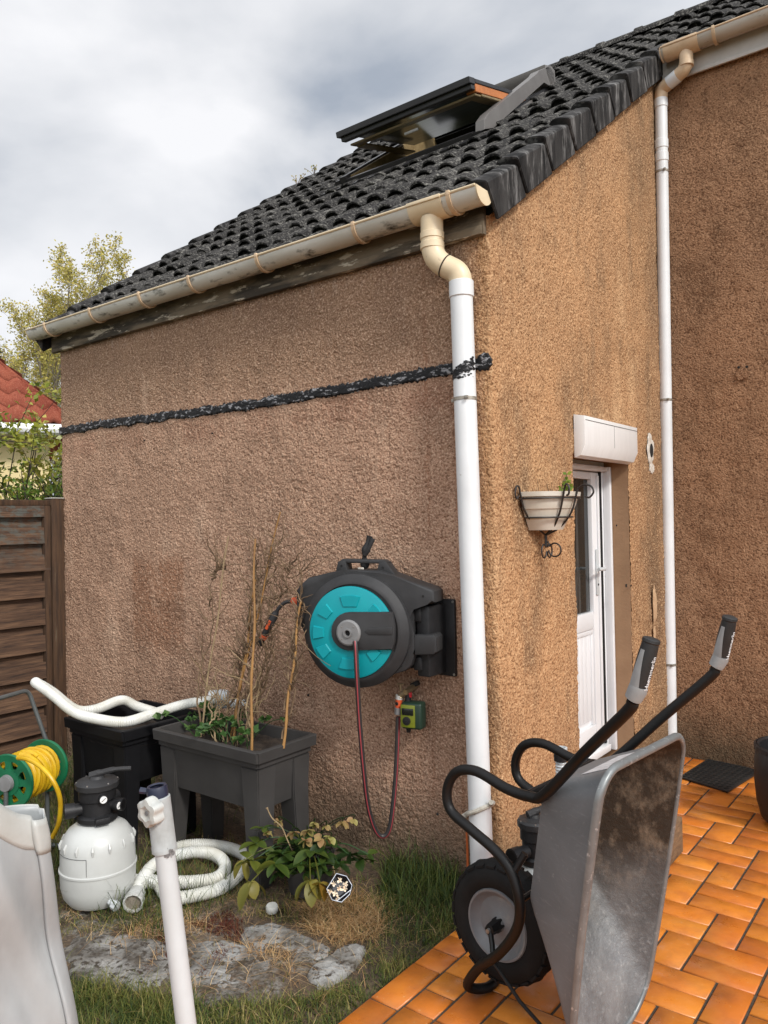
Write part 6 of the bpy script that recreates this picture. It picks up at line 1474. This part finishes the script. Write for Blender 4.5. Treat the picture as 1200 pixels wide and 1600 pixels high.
# ================================================================== HOSE COIL, CAP
coil = thing('pool_hose', 'coiled white ribbed pool hose lying on the ground right of the filter', 'hose', (-1.25, -.7, 0))
def c_(x, y, z): return az(x, y, z)
cpts = [c_(213, 1398, .035), c_(222, 1375, .045), c_(240, 1352, .05), c_(270, 1338, .055), c_(310, 1331, .055), c_(340, 1338, .055), c_(352, 1355, .05), c_(338, 1372, .045), c_(300, 1378, .035), c_(255, 1378, .03), c_(222, 1378, .025), c_(206, 1385, .022)+Vector((-.03, .05, 0)), c_(215, 1398, .022)+Vector((-.03, .12, 0)), c_(260, 1405, .022)+Vector((0, .02, 0)), c_(310, 1398, .022), c_(350, 1385, .022), c_(378, 1360, .022), c_(386, 1340, .03), c_(360, 1326, .04), c_(320, 1320, .04), c_(285, 1322, .04), c_(262, 1330, .03)]
cpts = [Vector(p) for p in cpts]
bm = NB(); corrug(bm, spline(cpts, 12), .0275, .0018, .0105, 18); ch = obj('hose', bm, M['hose_white'], coil)
d = (cpts[0]-cpts[1]).normalized()
bm = NB(); lathe(bm, [(.033, -.012), (.037, -.008), (.037, .035), (.043, .037), (.044, .072), (.037, .074), (.034, .055)], cpts[0]-d*.005, d, 12, caps=(False, False)); obj('nut', bm, M['cap_white'], coil)
bm = NB(); lathe(bm, [(.035, .060), (.001, .059)], cpts[0]-d*.005, d, 16, caps=(False, False)); obj('nut_bore', bm, M['bark'], coil)
p = c_(425, 1424, 0); bm = NB(); lathe(bm, [(.024, .0), (.026, .003), (.026, .022), (.023, .028), (.001, .029)], (p.x, p.y, .0), (.1, -.1, 1), 14); o = obj('plastic_cap', bm, M['cap_white'], None, loc=(p.x, p.y, 0)); tag(o, 'small white round plastic cap lying on the dry ground', 'cap')
V = []; F = []; A = []
p = az(310, 1397, .012)
for i_ in range(5):
    t_ = i_/4; wd = .017*math.sin(PI*min(1, t_*.9+.08)); q = p+cr*(t_-.5)*.075
    V += [tuple(q+cf*wd+Vector((0, 0, .006))), tuple(q), tuple(q-cf*wd+Vector((0, 0, .006)))]; A += [.5, .4, .5]
for i_ in range(4): a = i_*3; F += [(a, a+1, a+4, a+3), (a+1, a+2, a+5, a+4)]
o = pydata('fallen_leaf', V, F, M['leaf_old'], None, smooth=True, attr=A); tag(o, 'single yellow fallen leaf on the soil in front of the hose coil', 'leaf')
# ================================================================== HELLEBORE IN POT
P0 = Vector((-.70, -.50, 0))
pot = thing('plant_pot', 'dark grey round pot holding the drooping green flowering plant', 'pot', P0)
bm = NB(); lathe(bm, [(.085, 0), (.09, .004), (.112, .17), (.118, .172), (.120, .20), (.112, .20), (.108, .172)], P0, (0, 0, 1), 36, caps=(True, False)); obj('shell', bm, M['planter_grey'], pot)
bm = NB(); lathe(bm, [(.108, .175), (.001, .180)], P0, (0, 0, 1), 24, caps=(False, False)); obj('soil', bm, M['soil'], pot)
hel = thing('hellebore', 'leafy plant with drooping yellow green flowers in front of the grey planter', 'plant', P0+Vector((0, 0, .18)))
R = random.Random(21); Vl = []; Fl = []; Al = []
def bigleaf(p, d, L, Wd, col, droop=.35, V=None, F=None, A=None, nrm=None):
    d = d.normalized(); s_ = d.cross(Vector((0, 0, 1)))
    if s_.length < .1: s_ = Vector((1, 0, 0))
    s_.normalize(); s_ = (Matrix.Rotation(R.gauss(0, .35), 3, d) @ s_); k = len(V); n = 6; pos = p.copy(); dd = d.copy()
    for i in range(n+1):
        t = i/n; wd = Wd*math.sin(PI*min(1, t*.92+.06))**.8*(1-.15*t) if i < n else .0006
        nn = s_.cross(dd).normalized()
        V += [tuple(pos-s_*wd+nn*wd*.28), tuple(pos), tuple(pos+s_*wd+nn*wd*.28)]; A += [col+.03, col-.08, col+.03]
        dd = (dd+Vector((0, 0, -droop/n*1.6))).normalized(); pos = pos+dd*L/n
    for i in range(n):
        a = k+i*3; F += [(a, a+1, a+4, a+3), (a+1, a+2, a+5, a+4)]
stems = NB()
def cluster(c, base, nleaf, L, col, spread=1.0, droop=.4, V=Vl, F=Fl, A=Al, down=0):
    tube(stems, spline([base, base.lerp(c, .6)+Vector((0, 0, .03)), c], 5), .0028, 6)
    a0 = R.uniform(0, 6)
    for k in range(nleaf):
        a = a0+2*PI*k/nleaf+R.gauss(0, .2); d = Vector((math.cos(a)*spread, math.sin(a)*spread, R.uniform(-.1, .5)-down)); bigleaf(c, d, L*R.uniform(.55, 1.05), L*.23*R.uniform(.7, 1.2), min(1, max(0, col+R.gauss(0, .12))), droop, V, F, A)
def hp3(x, y, D): return ad(x, y, D)
core = P0+Vector((0, 0, .2))
for (x, y, D, n, L, col) in ((415, 1330, 3.35, 5, .09, .3), (440, 1335, 3.25, 6, .10, .35), (460, 1320, 3.3, 6, .10, .3), (485, 1330, 3.25, 6, .10, .3), (510, 1335, 3.3, 6, .09, .25), (545, 1335, 3.35, 5, .10, .2), (560, 1345, 3.35, 4, .10, .25), (430, 1350, 3.2, 6, .10, .45), (470, 1352, 3.18, 6, .09, .35), (500, 1352, 3.2, 6, .09, .3), (450, 1310, 3.4, 5, .08, .4), (520, 1315, 3.4, 5, .08, .3), (400, 1318, 3.4, 5, .10, .6), (395, 1345, 3.3, 4, .11, .75), (480, 1305, 3.4, 4, .07, .35), (530, 1350, 3.3, 5, .09, .2), (455, 1345, 3.32, 6, .085, .1), (490, 1345, 3.34, 6, .085, .1), (425, 1340, 3.36, 6, .09, .15), (515, 1345, 3.36, 6, .085, .1), (470, 1330, 3.38, 6, .08, .15), (440, 1362, 3.2, 5, .08, .2), (480, 1362, 3.2, 5, .08, .2), (512, 1362, 3.22, 5, .08, .15), (500, 1318, 3.36, 5, .07, .3), (575, 1335, 3.4, 3, .07, .2), (410, 1295, 3.42, 4, .08, .5)):
    cluster(hp3(x, y, D), core, n, L, col)
obj('stems', stems, M['leaf_herb'], hel)
pydata('foliage', Vl, Fl, M['leaf_hell'], hel, smooth=True, attr=np.clip(Al, 0, 1))
stems = NB(); V3 = []; F3 = []; A3 = []
for (x, y, D, n, L, col) in ((485, 1376, 3.08, 6, .115, .2), (500, 1380, 3.05, 4, .10, .6), (392, 1378, 3.15, 5, .11, .3), (380, 1345, 3.3, 4, .09, .2)):
    cluster(hp3(x, y, D), core, n, L, col, .7, 1.1, V3, F3, A3, down=.4)
obj('stems', stems, M['leaf_old'], hel); pydata('old_leaves', V3, F3, M['leaf_old'], hel, smooth=True, attr=np.clip(A3, 0, 1))
V4 = []; F4 = []; A4 = []; stems = NB()
for (x, y, D, s) in ((437, 1283, 3.4, .75), (458, 1300, 3.32, 1), (480, 1297, 3.35, 1.1), (478, 1312, 3.28, 1.1), (503, 1310, 3.28, 1.1), (517, 1308, 3.3, 1), (535, 1284, 3.4, 1.2), (552, 1280, 3.42, .9), (420, 1300, 3.4, .8), (510, 1290, 3.4, .8), (492, 1286, 3.42, .8)):
    c = hp3(x, y, D); tube(stems, spline([core+Vector((R.gauss(0, .03), R.gauss(0, .03), 0)), core.lerp(c, .6)+Vector((0, 0, .03)), c+Vector((0, 0, .02)), c], 4), .0022, 6)
    fd = Vector((R.gauss(0, .4), R.gauss(-.5, .3), -.5)).normalized(); n0, b0 = frame_of(fd)
    V4 = []; F4 = []; A4 = []
    for k in range(5):
        a = 2*PI*k/5; d = (fd*.55+(n0*math.cos(a)+b0*math.sin(a))*.9).normalized(); bigleaf(c, d, .036*s, .015*s, R.random(), .1, V4, F4, A4)
    pydata('flower', V4, F4, M['petal'], hel, smooth=True, attr=np.clip(A4, 0, 1))
obj('flower_stems', stems, M['leaf_hell'], hel)
bm = NB(); tube(bm, spline([hp3(457, 1330, 3.3), hp3(448, 1310, 3.3), hp3(440, 1292, 3.3), hp3(425, 1278, 3.3), hp3(417, 1262, 3.3)], 5), [.0026]*20+[.006], 6); obj('dry_stalk', bm, M['straw'], hel)
# faceted glass ornament
tc_ = ad(530, 1387, 3.02); orn = thing('glass_ornament', 'faceted glass ornament filled with cream flowers leaning on the pot', 'ornament', tc_)
fdv = (CAM-tc_).normalized(); n0 = (cr-fdv*cr.dot(fdv)).normalized(); b0 = fdv.cross(n0).normalized()
if b0.z < 0: b0 = -b0
hexo = [(-.048, -.004), (-.012, .050), (.028, .040), (.050, .008), (.042, -.022), (.010, -.050), (-.026, -.042)]
def OP(x, y, d): return tc_+n0*x+b0*y+fdv*d
bm = NB(); Fv = [bm.verts.new(OP(x, y, .012)) for x, y in hexo]; Bv = [bm.verts.new(OP(x*.55, y*.55, -.045)) for x, y in hexo]; bm.faces.new(Bv[::-1])
for i in range(7): bm.faces.new((Fv[i], Fv[(i+1) % 7], Bv[(i+1) % 7], Bv[i]))
bmesh.ops.recalc_face_normals(bm, faces=bm.faces); obj('body', bm, mat('dark_glass', (.02, .022, .025), rough=.08, spec=.8), orn, smooth=0)
bm = NB(); P = [OP(x, y, .013) for x, y in hexo]
for i in range(7): tube(bm, [P[i], P[(i+1) % 7]], .0020, 6); 
tube(bm, [P[6].lerp(P[5], .5), P[3].lerp(P[4], .5)], .0022, 6)
obj('edging', bm, M['mirror'], orn)
V5 = []; F5 = []; A5 = []
for (x, y) in ((-.022, .014), (.0, .026), (.002, -.002), (.024, .014), (-.036, -.014), (-.016, -.020), (.020, -.004), (-.006, -.034)):
    c = OP(x, y, .010); V5 = []; F5 = []; A5 = []
    for k in range(6):
        a = 2*PI*k/6+R.random(); d = (n0*math.cos(a)+b0*math.sin(a)+fdv*.5).normalized(); bigleaf(c, d, .013, .0052, R.random(), 0, V5, F5, A5)
    pydata('flower', V5, F5, M['flower_cream'], orn, smooth=True, attr=A5)

bm = NB(); box(bm, (.24, .60, .0), (.525, .84, .17), .006); o = obj('wooden_block', bm, mat('block_wood', (.20, .12, .06), (.09, .055, .03), 12, rough=.8, bsc=40, bd=.004, stretch=(1, 1, 4)), None, loc=(.38, .72, 0)); tag(o, 'brown wooden block on the tiles, almost hidden behind the wheelbarrow tray', 'block')
# ================================================================== MAT, BIN
mp_ = [Vector((.187, 1.903, 0)), Vector((.497, 1.798, 0)), Vector((.571, 2.311, 0)), Vector((.23, 2.37, 0))]
bm = NB(); prism(bm, [p+Vector((0, 0, .004)) for p in mp_], (0, 0, .012), .003)
dmt = obj('door_mat', bm, M['mat_rubber'], None, loc=(.37, 2.1, 0)); tag(dmt, 'black rubber door mat lying on the tiles at the foot of the back wall', 'door mat')
bm = NB()
for i in range(9):
    for j in range(12):
        u, v = .08+.84*i/8, .06+.88*j/11; a = mp_[0].lerp(mp_[1], u); b = mp_[3].lerp(mp_[2], u); p = a.lerp(b, v); e1_ = (mp_[1]-mp_[0]).normalized()
        box(bm, p+Vector((-.014, -.006, .0162)), p+Vector((.014, .006, .019)), .001, Matrix.Rotation(.7, 3, 'Z'), p)
obj('nubs', bm, M['rubber'], dmt)
bc = Vector((.945, 1.50, 0)); bin_ = thing('black_tub', 'black round tub standing on the tiles at the right edge', 'tub', bc)
bm = NB(); lathe(bm, [(.02, .0), (.17, .004), (.205, .04), (.225, .12), (.235, .25), (.23, .34), (.22, .41), (.215, .42), (.205, .41), (.205, .3)], bc, (0, 0, 1), 48); obj('shell', bm, M['black_plastic'], bin_, 40)
bm = NB(); lathe(bm, [(.219, .39), (.232, .393), (.232, .415), (.219, .42)], bc, (0, 0, 1), 48, caps=(False, False)); obj('rim', bm, M['black_plastic'], bin_)

# ================================================================== STONE SLABS
def slab(label, px, h=.003, seed=0, name='stone_slab'):
    P = [az(x, y, 0) for x, y in px]; P = smoothpoly(P, 8); c = sum(P, Vector())/len(P); n = len(P); V = []; F = []
    NR = 14
    for j in range(NR+1):
        s = 1-j/NR
        for k, p in enumerate(P):
            e_ = 1+.16*noise.noise(Vector((p.x*11, p.y*11, seed)))+.10*noise.noise(Vector((p.x*38, p.y*38, seed)))
            q = c+(p-c)*s*e_; zz = h*(1-s**7)+.012*noise.noise(Vector((q.x*9, q.y*9, seed)))*(1-s**4)-.004+.0045*noise.noise(Vector((q.x*40, q.y*40, seed)))*(1-s**6)
            V.append((q.x, q.y, zz if j else -.03))
    for j in range(NR):
        for k in range(n): F.append((j*n+k, j*n+(k+1) % n, (j+1)*n+(k+1) % n, (j+1)*n+k))
    o = pydata(name, V, F, M['concrete'] if seed == 1 else M['concrete_pale'], None, smooth=True); o.location = (c.x, c.y, 0)
    co = np.zeros(len(V)*3, dtype=np.float32); o.data.vertices.foreach_get('co', co); co = co.reshape(-1, 3)-np.array((c.x, c.y, 0), dtype=np.float32); o.data.vertices.foreach_set('co', co.ravel())
    return tag(o, label, 'stone', 'weathered stone slabs in the grass')
slab('dark mossy stone slab left of the white pole', [(100, 1470), (160, 1458), (235, 1462), (262, 1480), (265, 1520), (230, 1545), (170, 1540), (105, 1515)], seed=1)
slab('pale cracked stone slab just right of the white pole', [(300, 1475), (345, 1466), (395, 1476), (425, 1500), (462, 1528), (445, 1556), (390, 1562), (320, 1552), (296, 1520)], seed=2)
slab('grey stone slab in front of the small white cap', [(375, 1452), (420, 1440), (465, 1452), (510, 1476), (500, 1498), (455, 1500), (410, 1486), (380, 1470)], seed=3)
slab('smooth pale stone slab nearest the corner of the tiles', [(478, 1520), (505, 1500), (540, 1478), (566, 1476), (572, 1490), (555, 1512), (520, 1538), (488, 1545)], h=.02, seed=4)

# ================================================================== GRASS
def blades(name, n, fn, m, kind='stuff'):
    D = [r+(gzz(r[0], r[1])-.004,) for r in (fn() for i in range(n)) if r is not None]
    D = np.array(D); k = len(D); g = np.random.default_rng(len(name)+k); a = g.uniform(0, 2*PI, k)
    x, y, h, wd, lean, col, z0 = D.T; dx, dy = np.cos(a), np.sin(a); rows_ = []
    for (t, wq) in ((0, 1), (.35, .9), (.7, .6), (1, .05)):
        qx = x+dx*h*lean*t*t; qy = y+dy*h*lean*t*t; qz = z0+h*t*(1-.25*lean*t)
        for sg in (-1, 1): rows_.append(np.stack([qx-sg*dy*wd*wq, qy+sg*dx*wd*wq, qz], -1))
    V = np.stack(rows_, 1).reshape(-1, 3); base = np.arange(k)[:, None]*8
    F = np.concatenate([base+np.array([[j*2, j*2+1, j*2+3, j*2+2]]) for j in range(3)], 1).reshape(-1, 4)
    o = pydata(name, V, F, m, None, attr=np.repeat(col, 8)); tag(o, kind=kind); return o
R = random.Random(77)
def inpoly(x, y, P):
    c = False; j = len(P)-1
    for i in range(len(P)):
        if ((P[i][1] > y) != (P[j][1] > y)) and (x < (P[j][0]-P[i][0])*(y-P[i][1])/(P[j][1]-P[i][1])+P[i][0]): c = not c
        j = i
    return c
def w2(pts): return [(az(x, y, 0).x, az(x, y, 0).y) for x, y in pts]
stonezone = w2([(95, 1462), (240, 1440), (380, 1430), (470, 1445), (575, 1470), (560, 1515), (480, 1560), (330, 1572), (100, 1520)])
lawn = w2([(90, 1520), (250, 1560), (420, 1572), (520, 1545), (610, 1500), (700, 1440), (720, 1400), (700, 1460), (545, 1600), (500, 1760), (-80, 1800), (60, 1530)])
green_l = w2([(60, 1505), (240, 1530), (300, 1570), (330, 1620), (60, 1700)])
def near_tank(x, y): return (x+1.375)**2+(y+1.075)**2 < .14**2
def f():
    x = R.uniform(-2.6, .0); y = R.uniform(-2.3, -.25)
    if not inpoly(x, y, lawn): 
        if R.random() > .10: return None
    if inpoly(x, y, stonezone) and R.random() > .03: return None
    if near_tank(x, y): return None
    nz_ = noise.noise(Vector((x*6, y*6, 0)))
    if nz_ < -.25 and R.random() > .3: return None
    gl = 1.7 if inpoly(x, y, green_l) else 1.0
    return (x, y, R.uniform(.02, .055)*(1+.5*nz_)*gl, R.uniform(.0009, .0020), R.uniform(.2, 1.3), min(1, max(0, R.gauss(.45+nz_*.4, .22))))
blades('lawn_grass', 95000, f, M['grass'])
def f():
    x = R.uniform(-3.5, .0); y = R.uniform(-2.6, -.3)
    if near_tank(x, y) or (inpoly(x, y, stonezone) and R.random() > .06): return None
    if (-2.2 < x < -1.64 and -.78 < y) or (-1.62 < x < -.83 and -.62 < y): return None
    nz_ = noise.noise(Vector((x*4, y*4, 7)))
    if nz_ < -.05 and R.random() > .25: return None
    return (x, y, R.uniform(.012, .05), R.uniform(.0006, .0012), R.uniform(.4, 1.8), min(1, max(0, R.gauss(.74, .22))))
blades('short_grass', 45000, f, M['grass'])
tall = w2([(590, 1420), (600, 1345), (640, 1325), (725, 1350), (712, 1440), (660, 1470), (600, 1460)])
def f():
    x = R.uniform(-.95, .0); y = R.uniform(-.75, -.01)
    if not inpoly(x, y, tall) and R.random() > .06: return None
    k = min(1, max(.2, 1+y*1.3))*min(1, max(.3, (x+1.0)*1.6)); return (x, y, R.choice((.5, .6, .8, 1.3))*R.uniform(.06, .22)*k, R.uniform(.001, .0022), R.uniform(.3, 1.3), min(1, max(0, R.gauss(.25, .2))))
blades('tall_grass', 8000, f, M['grass'])
def f():
    x = R.uniform(-3.4, -.9); y = R.uniform(-1.2, -.02)
    if (-2.2 < x < -1.64 and -.82 < y) or (-1.62 < x < -.83 and -.68 < y): return None
    return (x, y, R.uniform(.04, .20), R.uniform(.001, .002), R.uniform(.3, 1.2), min(1, max(0, R.gauss(.3, .2))))
blades('tall_grass', 5500, f, M['grass'])
tz = [w2([(480, 1410), (560, 1400), (610, 1430), (590, 1465), (530, 1475), (490, 1460), (470, 1435)]), w2([(370, 1475), (420, 1480), (470, 1510), (460, 1530), (400, 1500)]), w2([(230, 1435), (300, 1425), (330, 1450), (270, 1470), (180, 1465)])]
def f():
    z = R.choices((0, 1, 2, 3), (8, 3, 3, 4))[0]; x = R.uniform(-1.6, -.05); y = R.uniform(-1.35, -.3)
    if z < 3 and not inpoly(x, y, tz[z]): return None
    if z == 3 and (R.random() > .10): return None
    return (x, y, R.uniform(.02, .075), R.uniform(.0006, .0011), R.uniform(.8, 2.6), R.random())
blades('dry_grass', 60000, f, M['grass_dry'])
mz = [w2([(300, 1440), (350, 1420), (385, 1440), (340, 1460)]), w2([(355, 1445), (385, 1450), (380, 1472), (350, 1465)]), w2([(210, 1500), (262, 1480), (268, 1495), (215, 1530)]), w2([(300, 1520), (345, 1475), (362, 1480), (320, 1530)]), w2([(250, 1450), (290, 1445), (285, 1470), (240, 1475)])]
def f():
    x = R.uniform(-1.7, -.3); y = R.uniform(-1.35, -.6)
    if not any(inpoly(x, y, q) for q in mz): return None
    return (x, y, R.uniform(.006, .020)+.010, R.uniform(.001, .002), R.uniform(.2, 1.5), R.random())
blades('moss', 24000, f, M['moss'])
# reddish stalk by downpipe
bm = NB(); a = Vector((-.145, -.06, 0)); tube(bm, [a, a+Vector((.0, 0, .13)), a+Vector((-.003, 0, .25))], [.006, .006, .004], 8); o = obj('rusty_stake', bm, M['screw_orange'], None, loc=tuple(a)); tag(o, 'thin rusty orange stake in the grass beside the downpipe', 'stake')
